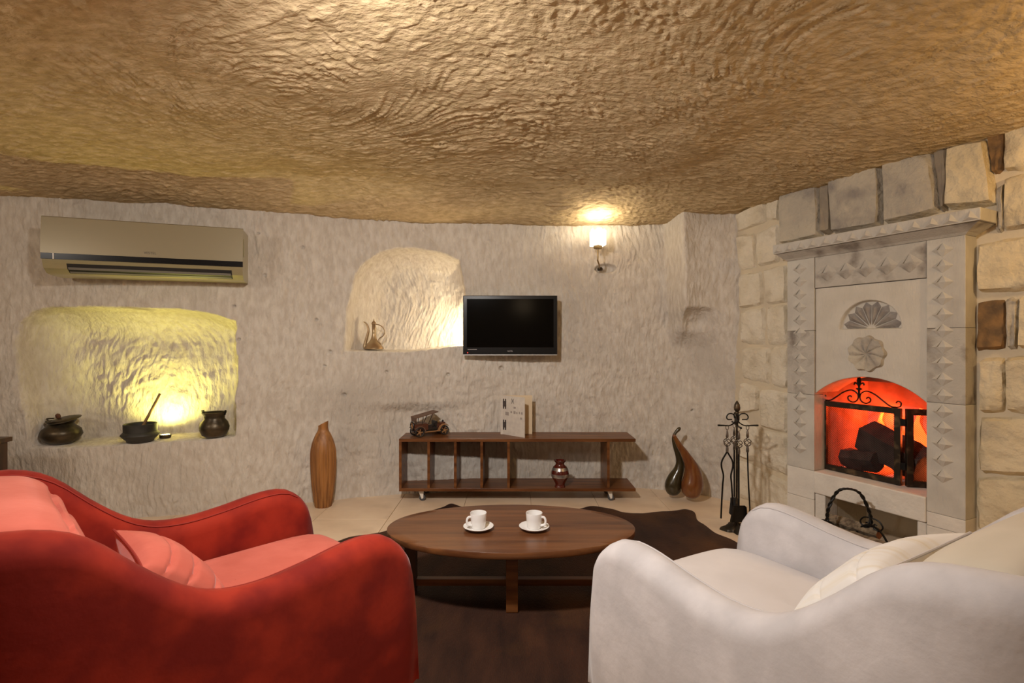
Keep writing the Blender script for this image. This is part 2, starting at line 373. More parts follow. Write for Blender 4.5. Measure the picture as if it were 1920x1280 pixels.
def stone(q, proud, mt, seed, name='stone'):
    """q: four (s, z) corners, top-left first, clockwise"""
    n = 14; rnd = random.Random(seed); ox, oy = rnd.uniform(0, 50), rnd.uniform(0, 50)
    mx = sum(p[0] for p in q)/4; mz = sum(p[1] for p in q)/4
    (ax, az), (bx, bz), (cx, cz), (dx, dz) = [(mx+(p[0]-mx)*1.035+math.copysign(.003, p[0]-mx), mz+(p[1]-mz)*1.03+math.copysign(.003, p[1]-mz)) for p in q]
    tl = rnd.uniform(-.006, .006); tv = rnd.uniform(-.006, .006)
    def fn(u, v):
        U = u*2-1; V = v*2-1
        k = 1-.05*abs(U*V)**2
        u2 = .5+.5*U*k; v2 = .5+.5*V*k
        x = (ax*(1-u2)+bx*u2)*(1-v2)+(dx*(1-u2)+cx*u2)*v2
        z = (az*(1-u2)+bz*u2)*(1-v2)+(dz*(1-u2)+cz*u2)*v2
        e = max(abs(U), abs(V))
        j = .006*(1 if e > .99 else .3)
        x += j*float(vn(np.array(u*5+ox), np.array(v*5+oy), 1))*2; z += j*float(vn(np.array(u*5+ox), np.array(v*5+oy), 2))*2
        h = proud*(1-max(0, (e-.75)/.25)**2.5*.6)+.016*float(fbm(np.array(u*3.0+ox), np.array(v*3.0+oy), 3, 4))*(1 if e < .9 else .5)+tl*U+tv*V
        return (x, -max(h, .003) if e < .99 else .004, z)
    mb = MB().grid(fn, n, n)
    return mb.build(name, mt, wall_right, 50)
k_ = 0
def cr(scale, ox, oy, pts, d): return [fl_(ox+x/scale, oy+y/scale, d) for x, y in pts]
L4 = [[(25, 68), (138, 12), (145, 90), (30, 135)], [(143, 6), (195, -12), (190, 85), (150, 88)],
      [(30, 148), (98, 140), (102, 272), (36, 280)], [(104, 138), (188, 97), (190, 250), (112, 266)],
      [(37, 298), (125, 284), (130, 412), (42, 432)], [(135, 276), (220, 262), (222, 405), (145, 414)],
      [(44, 442), (138, 424), (136, 570), (45, 562)], [(148, 424), (224, 414), (227, 566), (148, 573)],
      [(50, 584), (156, 584), (156, 722), (52, 700)], [(164, 580), (228, 577), (228, 738), (166, 728)],
      [(40, 716), (112, 736), (110, 822), (36, 838)], [(121, 744), (224, 756), (222, 912), (118, 886)],
      [(36, 850), (106, 892), (106, 1028), (36, 1000)], [(113, 898), (226, 922), (232, 1082), (113, 1028)],
      [(36, 1016), (124, 1052), (128, 1192), (36, 1160)], [(134, 1066), (244, 1112), (244, 1262), (134, 1204)],
      [(60, 1204), (150, 1230), (150, 1330), (60, 1330)], [(158, 1236), (246, 1276), (246, 1400), (158, 1350)]]
for i, q in enumerate(L4):
    stone(cr(2.064, 1365, 370, q, .02), .022, M['st_cream'], 10+i)
A8 = [([(338, 400), (578, 322), (590, 690), (330, 745)], 'st_grey', .06), ([(584, 345), (632, 335), (648, 655), (600, 668)], 'st_dark', .045),
      ([(640, 305), (972, 215), (972, 620), (655, 668)], 'st_grey', .065), ([(984, 205), (1290, 135), (1340, 530), (984, 612)], 'st_grey', .06),
      ([(1300, 128), (1388, 112), (1362, 515), (1348, 520)], 'st_dark', .04), ([(1398, 108), (1628, 60), (1690, 480), (1372, 505)], 'st_tan', .06)]
for i, (q, mt, pr) in enumerate(A8):
    stone(cr(3.368, 1360, 240, q, .05), pr, M[mt], 40+i)
R8 = [([(1650, 20), (1748, 0), (1745, 262), (1690, 290)], 'st_brown', .02), ([(1758, 0), (1990, -60), (1990, 235), (1758, 275)], 'st_tan', .035),
      ([(1712, 372), (1748, 350), (1744, 652), (1705, 652)], 'st_grey', .02), ([(1758, 318), (1990, 262), (1990, 612), (1755, 648)], 'st_tan', .035),
      ([(1590, 735), (2000, 665), (2000, 1010), (1580, 1040)], 'st_tan', .035)]
for i, (q, mt, pr) in enumerate(R8):
    stone(cr(3.368, 1360, 240, q, .02), pr, M[mt], 60+i)
R3 = [([(85, 560), (172, 553), (168, 706), (82, 710)], 'st_brown', .02), ([(178, 548), (208, 548), (206, 702), (180, 706)], 'st_grey', .025),
      ([(215, 540), (330, 530), (330, 705), (213, 704)], 'st_tan', .03), ([(100, 735), (168, 732), (170, 902), (95, 905)], 'st_tan', .035),
      ([(176, 732), (330, 728), (330, 908), (174, 902)], 'st_tan', .035), ([(92, 920), (330, 918), (330, 1100), (90, 1094)], 'st_tan', .03),
      ([(82, 1106), (330, 1112), (330, 1300), (82, 1272)], 'st_tan', .03), ([(82, 1284), (330, 1312), (330, 1480), (82, 1440)], 'st_tan', .03)]
for i, (q, mt, pr) in enumerate(R3):
    stone(cr(1.664, 1780, 230, q, .02), pr, M[mt], 80+i)
random.seed(12); zz = .03
while zz < 1.95:                                   # courses going on beside the frame
    hh = random.uniform(.17, .26); s0 = 1.52+random.uniform(0, .05)
    while s0 < 2.7:
        ww = random.uniform(.2, .38)
        stone([(s0, zz+hh), (s0+ww, zz+hh), (s0+ww, zz), (s0, zz)], .03, M['st_tan'], int(1000*s0+10*zz)); s0 += ww+.015
    zz += hh+.015

fp = thing('fireplace', 'carved grey limestone fireplace surround with arched opening', 'fireplace', (M0[0], M0[1], 0), TH)
FD = .10                                            # face of the surround stands this far in front of the wall
def fb(m, s0, s1, z0, z1, d0, d1): return m.box(s0, s1, -d1, -d0, z0, z1)
zt = fl_(1476, 490, FD)[1]; HZ = .365; ZS = .808; ZA = .915
zl1, zl2 = fl_(1500, 620, FD)[1], fl_(1500, 738, FD)[1]
pl = (FS0, SO0-.002); pr_ = (SO1+.002, FS1)
for (a, b), cuts, mts in ((pl, [zt, zl1, zl2, .365, .20, 0], ['carved', 'carved_st', 'carved', 'hearth', 'hearth']), (pr_, [zt, fl_(1770, 615, FD)[1], fl_(1770, 756, FD)[1], .30, .235, 0], ['carved', 'carved_st', 'carved', 'hearth', 'hearth'])):
    for i in range(len(mts)):
        fb(MB(), a, b, cuts[i+1]+.0006, cuts[i]-.0006, -.02, FD).build('pilaster_block', M[mts[i]], fp, 0, .0025)
# chip-carved diamonds on the pilasters
def diamond(wd, ht, dep):
    m = MB(); m.add([(-wd/2, 0, 0), (0, 0, ht/2), (wd/2, 0, 0), (0, 0, -ht/2), (-wd*.2, -dep, 0), (wd*.2, -dep, 0)],
                    [(0, 4, 5, 1), (1, 5, 2), (0, 1, 4), (0, 3, 4), (3, 5, 4), (3, 2, 5)]); return m
proto = None
for (a, b) in ((fl_(1482, 700, FD)[0], fl_(1518, 700, FD)[0]), (fl_(1742, 700, FD)[0], fl_(1793, 700, FD)[0])):
    z = zt-.055
    while z > .42:
        if proto is None: proto = o = diamond(.088, .066, .015).build('diamond_carving', M['carved'], fp, 0)
        else: o = proto.copy(); COL.objects.link(o); o.parent = fp
        o.location = ((a+b)/2, -FD+.0005, z); z -= .0745
# frieze and panel
zf0 = fl_(1528, 541, FD)[1]
fb(MB(), SO0, SO1, zf0+.003, zt, -.02, FD-.004).build('frieze', M['carved_st'], fp, 0, .003)
fs = np.linspace(SO0+.02, SO1-.02, 6); fp_d = None
for i in range(5):
    if fp_d is None: fp_d = o = diamond(.118, .098, .012).build('frieze_diamond', M['carved_st'], fp, 0)
    else: o = fp_d.copy(); COL.objects.link(o); o.parent = fp
    o.location = ((fs[i]+fs[i+1])/2, -FD+.0045, (zf0+zt)/2-.008)
SC = (SO0+SO1)/2; HWID = (SO1-SO0)/2
def arch(s):
    t = np.clip((s-SC)/HWID, -1, 1); R = (HWID**2+(ZA-ZS)**2)/(2*(ZA-ZS))
    return ZA-R+np.sqrt(np.maximum(R*R-(t*HWID)**2, 0))
fc = fl_(1626, 616, FD); fr = (fl_(1683, 616, FD)[0]-fl_(1568, 616, FD)[0])/2
rc = fl_(1623, 663, FD); rr = (fl_(1660, 663, FD)[0]-fl_(1585, 663, FD)[0])/2
nu, nv = 150, 160
U, V = np.meshgrid(np.linspace(SO0+.001, SO1-.001, nu), np.linspace(0, 1, nv))
ZB = arch(U); Zp = ZB+V*(zf0-ZB)
rad = np.sqrt((U-fc[0])**2+((Zp-fc[1])*1.02)**2)
rec = .030*ss(fr+.003, fr-.004, rad)*ss(fc[1]-.003, fc[1]+.003, Zp)
Yp = -FD+.012+rec+.0015*fbm(U/.05, Zp/.05, 5)
# soffit rows behind the arch edge
Us = np.vstack([U[:1], U[:1], U]); Ys = np.vstack([np.full((1, nu), .12), np.full((1, nu), -FD+.018), Yp]); Zs = np.vstack([ZB[:1], ZB[:1], Zp])
field('arched_panel', Us, Ys, Zs, M['panel'], fp)
m = MB(); npet = 8
for i in range(npet):
    a = PI*(i+.5)/npet; c, s_ = math.cos(a), math.sin(a); hw = fr*math.tan(PI/npet/2)*.86
    def q(r, t, y): return (fc[0]+c*r-s_*t, y, fc[1]+s_*r+c*t)
    yb = -FD+.042
    m.add([q(.02, 0, yb-.006), q(fr*.80, hw*.9, yb), q(fr*.97, 0, yb), q(fr*.80, -hw*.9, yb), q(fr*.7, 0, yb-.020)], [(0, 4, 1), (1, 4, 2), (2, 4, 3), (3, 4, 0)])
M['fan_dark'] = mat('dark_carved_stone', (.25, .22, .20), .92, c2=(.36, .33, .30), scale=20, spec=.2)  # darker grey for the fan petals
tag(m.build('fan_carving', M['fan_dark'], fp, 0), 'half-round fan of carved petals')
def ros(u, v):
    a = u*2*PI; r = v*rr; ph = a*9+v*2.6
    e = 1-.05*(1+math.cos(ph+.4))*(v > .9)
    hh = .010+.010*abs(math.sin(ph/2))**.6*min(1, v*3)
    y = -FD+.012-(hh if v < .985 else -.003)
    return (rc[0]+r*e*math.cos(a), y, rc[1]+r*e*math.sin(a))
tag(MB().grid(ros, 144, 14, True).build('rosette', M['st_grey'], fp, 30), 'round rosette with swirling petals')
# mantel
MD = .17
s0, zm0 = fl_(1449, 477, MD); s1, _ = fl_(1838, 430, MD); zm1 = fl_(1448, 460, MD)[1]
m = MB(); m.box(s0, s1, -MD, 0, zm0, zm1)
mantel = m.build('mantel', M['carved'], fp, 0, .003)
zc0 = zt
def rect(s0, s1, d, z): return [(s0, -d, z), (s1, -d, z), (s1, 0, z), (s0, 0, z)]
m = MB(); v = rect(FS0, FS1, FD, zc0)+rect(FS0-.012, FS1+.012, FD+.010, zc0+.25*(zm0-zc0))+rect(s0+.012, s1-.012, MD-.012, zm0-.002)
f = []
for k in (0, 4):
    f += [(k, k+1, k+5, k+4), (k+1, k+2, k+6, k+5), (k+3, k, k+4, k+7)]
m.add(v, f+[(0, 3, 2, 1), (8, 9, 10, 11)]).build('mantel_cavetto', M['carved_st'], mantel, 0)
nt_ = 14; tw = (s1-s0)/nt_; hh = zm1-zm0; tp = None
for i in range(nt_):
    if tp is None:
        tp = o = MB().add([(-tw*.46, 0, .004), (tw*.46, 0, .004), (0, 0, hh-.006), (0, -.016, hh*.3)], [(0, 1, 3), (1, 2, 3), (2, 0, 3)]).build('mantel_triangle', M['carved'], mantel, 0)
    else: o = tp.copy(); COL.objects.link(o); o.parent = mantel
    o.location = (s0+tw*(i+.5), -MD+.0005, zm0)
# hearth slab, firebox, wood store
fb(MB(), SO0-.001, SO1+.001, .243, HZ, -.45, FD+.006).build('hearth_slab', M['hearth'], fp, 0, .006)
S0b, S1b = fl_(1546, 950, FD)[0], fl_(1718, 1000, FD)[0]
for a, b in ((SO0, S0b), (S1b, SO1)):
    fb(MB(), a, b, 0, .241, -.02, FD-.004).build('base_block', M['hearth'], fp, 0, .006)
m = MB()
m.box(SO0-.03, SO0-.004, .10, .46, HZ, 1.0).box(SO1+.004, SO1+.03, .10, .46, HZ, 1.0).box(SO0-.03, SO1+.03, .43, .47, HZ, 1.0).box(SO0-.03, SO1+.03, .10, .47, .96, 1.0)
for a, b in ((SO0-.03, SO0-.002), (SO1+.002, SO1+.03)): m.box(a, b, -.02, .12, HZ, .85)
m.box(SO0-.03, SO1+.03, .10, .12, .88, 1.0)
m.build('firebox', M['firebox'], fp, 0)
m = MB(); m.box(SO0-.03, SO1+.03, .30, .34, 0, .243).box(SO0-.03, S0b-.002, .02, .34, 0, .243).box(S1b+.002, SO1+.03, .02, .34, 0, .243)
m.build('wood_store', M['mortar'], fp, 0)
def fw(s, d, z): 
    c, s_ = math.cos(TH), math.sin(TH); x, y = s, -d
    return Vector((M0[0]+x*c-y*s_, M0[1]+x*s_+y*c, z))
def inroom(s, d, z): return fw(s, d, z)
light('fire_light', 'POINT', fw(SC+.02, -.385, .47), 9, (1, .07, .012), .05)
light('fire_light_high', 'POINT', fw(SC-.16, -.37, .66), 4.5, (1, .07, .012), .05)
light('fire_light_side', 'POINT', fw(SO1-.05, -.36, .56), 4, (1, .14, .03), .04)

# ------------------------------------------------------------------ fire logs, flames, screen, basket
def log(name, a, b, r, mt, label, cat, seed, group=None, sides=7, endmat=None):
    a, b = Vector(a), Vector(b); root = thing(name, label, cat, (a+b)/2, 0, group); rnd = random.Random(seed)
    L = (b-a); ax = L.normalized(); n = 10
    p = ax.orthogonal().normalized(); q = ax.cross(p)
    off = [rnd.uniform(.82, 1.14) for _ in range(sides)]
    v = []; f = []
    for i in range(n):
        t = i/(n-1)-.5
        for k in range(sides):
            ang = 2*PI*k/sides; rr_ = r*off[k]*(1+rnd.uniform(-.08, .08))*(.93 if i in (0, n-1) else 1)
            v.append(L*t+p*(math.cos(ang)*rr_)+q*(math.sin(ang)*rr_))
    for i in range(n-1):
        for k in range(sides): f.append((i*sides+k, i*sides+(k+1) % sides, (i+1)*sides+(k+1) % sides, (i+1)*sides+k))
    MB().add(v, f).build('bark' if endmat else 'log_body', mt, root, 35)
    for e, base in ((0, -.5), (1, .5)):
        vv = [L*base]+[v[(n-1)*sides*e+k] for k in range(sides)]
        MB().add(vv, [(0, 1+k, 1+(k+1) % sides) for k in range(sides)]).build('cut_end', endmat or mt, root, 0)
    return root
g_ = 'imitation logs in the fire'
log('fire_log', fw(SO0+.05, -.10, HZ+.068), fw(SC-.03, -.07, HZ+.085), .058, M['coal'], 'charred log lying low along the hearth behind the fire screen', 'log', 1, g_)
log('fire_log', fw(SC-.13, -.17, HZ+.215), fw(SC+.17, -.13, HZ+.10), .100, M['coal'], 'thick charred log leaning across the others in the fire', 'log', 2, g_, 5)
log('fire_log', fw(SC-.02, -.30, HZ+.09), fw(SO1-.05, -.30, HZ+.10), .075, M['coal'], 'charred log lying at the rear of the firebox', 'log', 3, g_)
e = MB()
e.grid(lambda u, v: tuple(fw(SO1-.055+.035*math.cos(u*2*PI)*math.sin(v*PI), -.17+.03*math.sin(u*2*PI)*math.sin(v*PI), HZ+.065+.028*math.cos(v*PI))), 12, 8, True)
tag(e.build('ember', M['ember']), 'glowing orange ember low in the fire beside the logs', 'ember')
random.seed(9); flames = thing('flame', 'orange red flames rising behind the charred logs', 'flame', fw(SC, -.38, HZ))
for s_, hgt in ((-.17, .34), (-.08, .30), (.02, .36), (.11, .30), (.19, .34)):
    base = fw(SC+s_, -.39, HZ)-fw(SC, -.38, HZ)
    pts = spline([(0, 0, 0), (.015*random.choice((-1, 1)), 0, hgt*.4), (-.012, .008, hgt*.75), (.006, 0, hgt)], 12)
    MB().tube([base+Vector(p) for p in pts], [.034*math.sin(min(1, .25+i/11)*PI*.93)+.001 for i in range(12)], 8).build('tongue', M['flame'], flames)

# folding fire screen: standing on the hearth just inside the opening
sc = thing('fire_screen', 'black folding mesh fire screen with scrolled finial on the hearth', 'fire screen', fw(0, 0, 0), TH)
sdp = -.005                                               # its plane, relative to the wall plane
a0, zb0 = fl_(1541, 889, sdp); a1, zb1 = fl_(1690, 921, sdp); zt0 = fl_(1541, 750, sdp)[1]; zt1 = fl_(1690, 766, sdp)[1]
zb0 = HZ+.002; zt_ = (zt0+zt1)/2
def framepanel(p0, p1, name):
    p0, p1 = Vector((*p0, 0)), Vector((*p1, 0)); d = (p1-p0); L = d.length; d.normalize(); nrm = Vector((-d.y, d.x, 0))
    Mx = Matrix(((d.x, nrm.x, 0, p0.x), (d.y, nrm.y, 0, p0.y), (0, 0, 1, 0), (0, 0, 0, 1)))
    b = .030; m = MB()
    m.box(0, b, -.011, .011, zb0, zt_, Mx).box(L-b, L, -.011, .011, zb0, zt_, Mx).box(b, L-b, -.010, .010, zb0, zb0+b, Mx).box(b, L-b, -.010, .010, zt_-b, zt_, Mx)
    fr_ = m.build(name, M['iron_w'], sc, 0, .002)
    m = MB(); w_, h_ = L-2*b, zt_-zb0-2*b; st = .0105; hw = .00075
    for sg in (1, -1):
        t = -h_
        while t < w_:
            x0, y0, x1, y1 = t, 0, t+h_, h_
            if x0 < 0: y0 -= x0; x0 = 0
            if x1 > w_: y1 -= x1-w_; x1 = w_
            if x1-x0 > .004:
                if sg < 0: x0, x1 = w_-x0, w_-x1
                q = [Vector((b+x0-hw, 0, zb0+b+y0)), Vector((b+x0+hw, .0012*sg, zb0+b+y0)), Vector((b+x1+hw, .0012*sg, zb0+b+y1)), Vector((b+x1-hw, 0, zb0+b+y1))]
                m.add([Mx @ p for p in q], [(0, 1, 2, 3)])
            t += st
    tag(m.build('wire_mesh', M['iron'], fr_, 0, fix=False), kind='stuff')
    return fr_
main = framepanel((a0, -sdp), (a1, -sdp), 'panel_frame')
framepanel((a1+.018, -sdp+.004), (a1+.018+.13, -sdp+.16), 'panel_frame')
for z in (zb0+.10, zt_-.07): MB().box(a1-.002, a1+.022, -sdp-.009, -sdp+.009, z-.018, z+.018).build('hinge', M['iron'], sc, 0, .002)
cs = (a0+a1)/2; m = MB(); yy = -sdp
for sg in (-1, 1):
    pts = [(cs+sg*x, yy, zt_+z) for x, z in [(.185, .004), (.155, .006), (.120, .030), (.080, .060), (.040, .074), (.012, .060), (.004, .040), (.012, .018), (.034, .008), (.055, .018), (.058, .034), (.046, .042), (.038, .034)]]
    m.tube(spline(pts, 48), .0038, 6)
    pts = [(cs+sg*x, yy, zt_+z) for x, z in [(.185, .004), (.200, .010), (.203, .028), (.190, .036), (.180, .026)]]
    m.tube(spline(pts, 16), .0035, 6)
m.build('scrollwork', M['iron'], main)
m = MB().lathe([(.004, .045), (.006, .075), (.011, .080), (.011, .086), (.005, .090), (.006, .104), (.009, .112), (.011, .128), (.008, .144), (.002, .152)], 10, (cs, yy, zt_))
for sg in (-1, 1): m.tube(spline([(cs, yy, zt_+.098), (cs+sg*.012, yy, zt_+.112), (cs+sg*.022, yy, zt_+.116), (cs+sg*.026, yy, zt_+.104)], 10), .0042, 6)
m.tube([(cs-.014, yy, zt_+.083), (cs+.014, yy, zt_+.083)], .004, 6)
m.build('fleur_finial', M['iron'], main)

# log basket on the floor in front of the wood store
BD = FD+.165; bs0 = fl_(1566, 960, BD)[0]; bs1 = fl_(1618, 960, BD)[0]; bsm = (bs0+bs1)/2
bk = thing('log_basket', 'black iron log carrier with twisted arched handle before the wood store', 'log basket', fw(0, 0, 0), TH)
hz = fl_(1595, 917, BD)[1]; zl = .155
m = MB(); hp = spline([(bsm, -BD-.115, zl+.03), (bsm, -BD-.105, zl+.10), (bsm, -BD-.06, hz-.02), (bsm, -BD, hz), (bsm, -BD+.06, hz-.02), (bsm, -BD+.105, zl+.10), (bsm, -BD+.115, zl+.03)], 60)
hp = [(bsm+(p[1]+BD)*.62, -BD+(p[1]+BD)*.55, p[2]) for p in hp]
for ph in (0, PI):
    m.tube([Vector(p)+Vector((math.cos(i*.85+ph)*.0045, math.sin(i*.85+ph)*.0045, 0)) for i, p in enumerate(hp)], .0052, 6)
m.build('twisted_handle', M['iron'], bk)
e0, e1 = hp[0], hp[-1]
for e_, nm in ((e0, 'front_hoop'), (e1, 'rear_hoop')):
    m = MB(); x, y = e_[0], e_[1]
    m.tube(spline([(x-.11, y, .012), (x-.09, y, .09), (x-.045, y, zl+.012), (x, y, zl+.03), (x+.045, y, zl+.012), (x+.09, y, .09), (x+.11, y, .012)], 30), .0055, 6)
    m.build(nm, M['iron'], bk)
m = MB(); x, y, z = e1[0], e1[1], zl+.035
for sg in (-1, 1):
    m.tube(spline([(x, y, z+.035), (x+sg*.035, y, z+.028), (x+sg*.052, y, z+.002), (x+sg*.035, y, z-.020), (x+sg*.012, y, z-.012), (x+sg*.014, y, z+.006), (x+sg*.026, y, z+.004)], 30), .0038, 6)
m.build('scroll', M['iron'], bk)
m = MB()
for z in (.018, .075):
    for dy in (-.095 if z > .05 else -.07, .095 if z > .05 else .07): m.tube([(bsm-.14, -BD+dy, z), (bsm+.14, -BD+dy, z)], .005, 6)
for dx in (-.10, .10):
    m.tube([(bsm+dx, -BD-.07, .018), (bsm+dx, -BD+.07, .018)], .005, 6)
    m.tube([(bsm+dx, -BD-.07, 0), (bsm+dx, -BD-.07, .02)], .005, 6); m.tube([(bsm+dx, -BD+.07, 0), (bsm+dx, -BD+.07, .02)], .005, 6)
m.build('cradle', M['iron'], bk)
log('firewood_log', fw(bsm-.17, BD-.005, .082), fw(bsm+.25, BD+.005, .090), .062, M['bark'], 'thick firewood log with bark and cut end lying in the iron basket', 'log', 7, None, 12, M['cutwood'])
log('firewood_log', fw(bsm-.15, BD-.085, .150), fw(bsm+.10, BD-.080, .150), .030, M['bark'], 'thin firewood log behind the thick one in the iron basket', 'log', 8, None, 9, M['cutwood'])

# ------------------------------------------------------------------ armchairs
PROF = [(-.103, .16), (-.100, .28), (-.095, .40), (-.084, .46), (-.070, .502), (-.036, .550), (0, .571), (.05, .577), (.12, .571), (.20, .556), (.30, .544), (.36, .546), (.41, .555), (.47, .585), (.55, .655), (.62, .730), (.68, .763), (.74, .771), (1.2, .771)]
_pb = np.array([p[0] for p in PROF]); _pz = np.array([p[1] for p in PROF])
def zprof(b): return float(np.interp(b, _pb, _pz))
def zsm(b):
    if b < -.03: return zprof(b)
    return float(np.mean([zprof(b+d) for d in np.linspace(-.03, .03, 7)]))
def armchair(label, loc, rz, body, seatm, backm, seamm, pleats):
    root = thing('armchair', label, 'armchair', (*loc, 0), rz)
    AX = .315; T = .105; z0 = .13; R = .22; yb = -.90
    path = []
    for b in list(np.array([-.103, -.100, -.095, -.084, -.070, -.05, -.03, 0]))+list(np.linspace(.03, -yb-R, 26)):
        path.append((AX, -b, 1, 0))
    for a in np.linspace(0, PI/2, 12)[1:]:
        path.append((AX-R+R*math.cos(a), yb+R-R*math.sin(a), math.cos(a), -math.sin(a)))
    for x in np.linspace(AX-R, 0, 5)[1:]: path.append((x, yb, 0, -1))
    path = path+[(-x, y, -nx, ny) for x, y, nx, ny in path[:-1][::-1]]
    sect = [(.5, 0), (.5, .35), (.5, .75)]+[(.5*math.cos(a), 1+.5*math.sin(a)) for a in np.linspace(0, PI, 13)]+[(-.5, .75), (-.5, .35), (-.5, 0)]
    v = []; f = []; ns = len(sect); edge_o = []; edge_i = []
    for x, y, nx, ny in path:
        zt = zsm(-y); b = -y
        k = T*(.45+.55*float(ss(-.104, -.045, np.array(b)))) if b < -.04 else T
        hr = min(k*.5, (zt-z0)*.5)
        for (o, t) in sect:
            z = z0+(zt-hr-z0)*min(t, 1)+(max(t-1, 0)*2*hr if t > 1 else 0)
            bul = .012*math.sin(min(t, 1)*PI)*(1 if o > 0 else .3)
            v.append((x+nx*(o*k+bul*(1 if o > 0 else -1)*.0+ (bul if o > 0 else 0)), y+ny*(o*k+(bul if o > 0 else 0)), z))
        a = math.radians(52)
        edge_o.append((x+nx*(k*.5*math.cos(a)+.001), y+ny*(k*.5*math.cos(a)+.001), zt-hr+hr*math.sin(a)+.001))
        edge_i.append((x-nx*(k*.5*math.cos(a)+.001), y-ny*(k*.5*math.cos(a)+.001), zt-hr+hr*math.sin(a)+.001))
    n = len(path)
    for i in range(n-1):
        for k in range(ns-1): f.append((i*ns+k, (i+1)*ns+k, (i+1)*ns+k+1, i*ns+k+1))
    f.append(tuple(range(ns))); f.append(tuple((n-1)*ns+k for k in range(ns))[::-1])
    for i in range(n-1): f.append((i*ns, i*ns+ns-1, (i+1)*ns+ns-1, (i+1)*ns))
    MB().add(v, f).build('shell', body, root, 60)
    MB().tube(edge_i[6:-6], .0022, 6).build('piping', seamm, root)
    w2 = AX-T/2-.002
    MB().box(-w2, w2, -.82, .055, .14, .30).build('seat_base', body, root, 0, .02)
    def seat(u, v):
        a = u*2*PI; ca, sa = math.cos(a), math.sin(a); p = 8.0
        k = (abs(ca)**p+abs(sa)**p)**(-1/p)
        ph = (v-.5)*PI; cz = math.copysign(abs(math.sin(ph))**.35, math.sin(ph)); cr_ = abs(math.cos(ph))**.16
        return (w2*k*ca*cr_, -.27+.362*k*sa*cr_, .362+.058*cz+.012*max(0, cz)*(1-min(1, abs(k*ca*cr_))**2))
    MB().grid(seat, 56, 19, True).build('seat_cushion', seatm, root, 60)
    # back cushion: an outline in (b, z) swept sideways, pinched at both ends
    out = spline([(.50, .425), (.545, .50), (.575, .585), (.615, .69), (.66, .752), (.72, .775), (.80, .765), (.84, .60), (.835, .43), (.66, .415), (.50, .425)], 61)
    ctr = np.array([.69, .58])
    def back(u, v):
        t = v*2-1; e = (1-abs(t)**5)
        p = np.array(out[int(round(u*60)) % 60]); q = ctr+(p-ctr)*(.90+.10*e)
        fr_ = u*60
        for g in pleats:
            q = q+(ctr-p)*.13*(1-abs(t)**6)*math.exp(-((fr_-g+2.0*t*t)/.8)**2)
        if abs(t) > .985: q = ctr+(q-ctr)*.97
        return (t*(w2+.012), -float(q[0]), float(q[1]))
    mb = MB().grid(back, 60, 31, True)
    mb.f.append(tuple(range(60))); mb.f.append(tuple(30*60+k for k in range(60))[::-1])
    mb.build('back_cushion', backm, root, 60)
    for sx in (-1, 1):
        for y in (.0, -.80):
            MB().lathe([(.014, .0105), (.022, .145)], 12, (sx*.27, y, 0)).build('leg', M['wood_dk'], root)
    return root
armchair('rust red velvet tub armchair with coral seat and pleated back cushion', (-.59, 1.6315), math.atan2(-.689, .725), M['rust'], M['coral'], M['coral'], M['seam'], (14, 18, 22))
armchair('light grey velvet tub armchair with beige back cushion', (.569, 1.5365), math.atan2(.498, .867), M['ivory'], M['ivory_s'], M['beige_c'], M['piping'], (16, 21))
def pillow(name, label, mt, seam, loc, rot, w_, h_, t_, grooves, stripes=None):
    root = thing(name, label, 'pillow', loc); root.rotation_euler = rot
    n = 41
    def sh(sg):
        def fn(u, v):
            U, V = u*2-1, v*2-1
            k = 1-.10*(1-V*V)*abs(U)**3; k2 = 1-.10*(1-U*U)*abs(V)**3
            th = (max(0, 1-abs(U)**2.6)**.55)*(max(0, 1-abs(V)**2.6)**.55)
            y = t_*.5*th
            for gu, am in grooves:
                y -= am*math.exp(-((V-gu-.12*U*U)/.035)**2)*min(1, th*2)
            y += .006*float(vn(np.array(u*5.), np.array(v*5.), 4))*th
            return (U*w_/2*k, sg*max(y, .0), V*h_/2*k2)
        return fn
    f = MB().grid(sh(-1), n, n); f.grid(sh(1), n, n)
    f.build('cover', mt, root, 70)
    rim = []
    for a in range(0, 161):
        e = a/40; k = int(e) % 4; t = e-int(e); U, V = [(2*t-1, -1), (1, 2*t-1), (1-2*t, 1), (-1, 1-2*t)][k]
        rim.append((U*w_/2*(1-.10*(1-V*V)*abs(U)**3), 0, V*h_/2*(1-.10*(1-U*U)*abs(V)**3)))
    MB().tube(rim, .0028, 6).build('piping', seam, root)
    return root
M['stripe'] = mat('striped_cotton', (.70, .67, .64), .9, c2=(.64, .57, .46), scale=3, stretch=(14, 1, 1), mix=(.50, .72), spec=.2)
def chairpt(loc, rz, x, b, z):
    c, s_ = math.cos(rz), math.sin(rz); return Vector((loc[0]+x*c+b*s_, loc[1]+x*s_-b*c, z))
RZ1 = math.atan2(-.689, .725); RZ2 = math.atan2(.498, .867)
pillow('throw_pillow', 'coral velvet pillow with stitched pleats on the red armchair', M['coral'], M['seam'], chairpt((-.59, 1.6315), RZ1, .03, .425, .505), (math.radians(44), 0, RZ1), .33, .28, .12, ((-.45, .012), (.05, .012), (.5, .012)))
pillow('throw_pillow', 'white striped cotton pillow on the light grey armchair', M['stripe'], M['piping'], chairpt((.569, 1.5365), RZ2, .05, .45, .555), (math.radians(44), 0, RZ2), .42, .28, .11, ((-.3, .010), (.45, .012)))

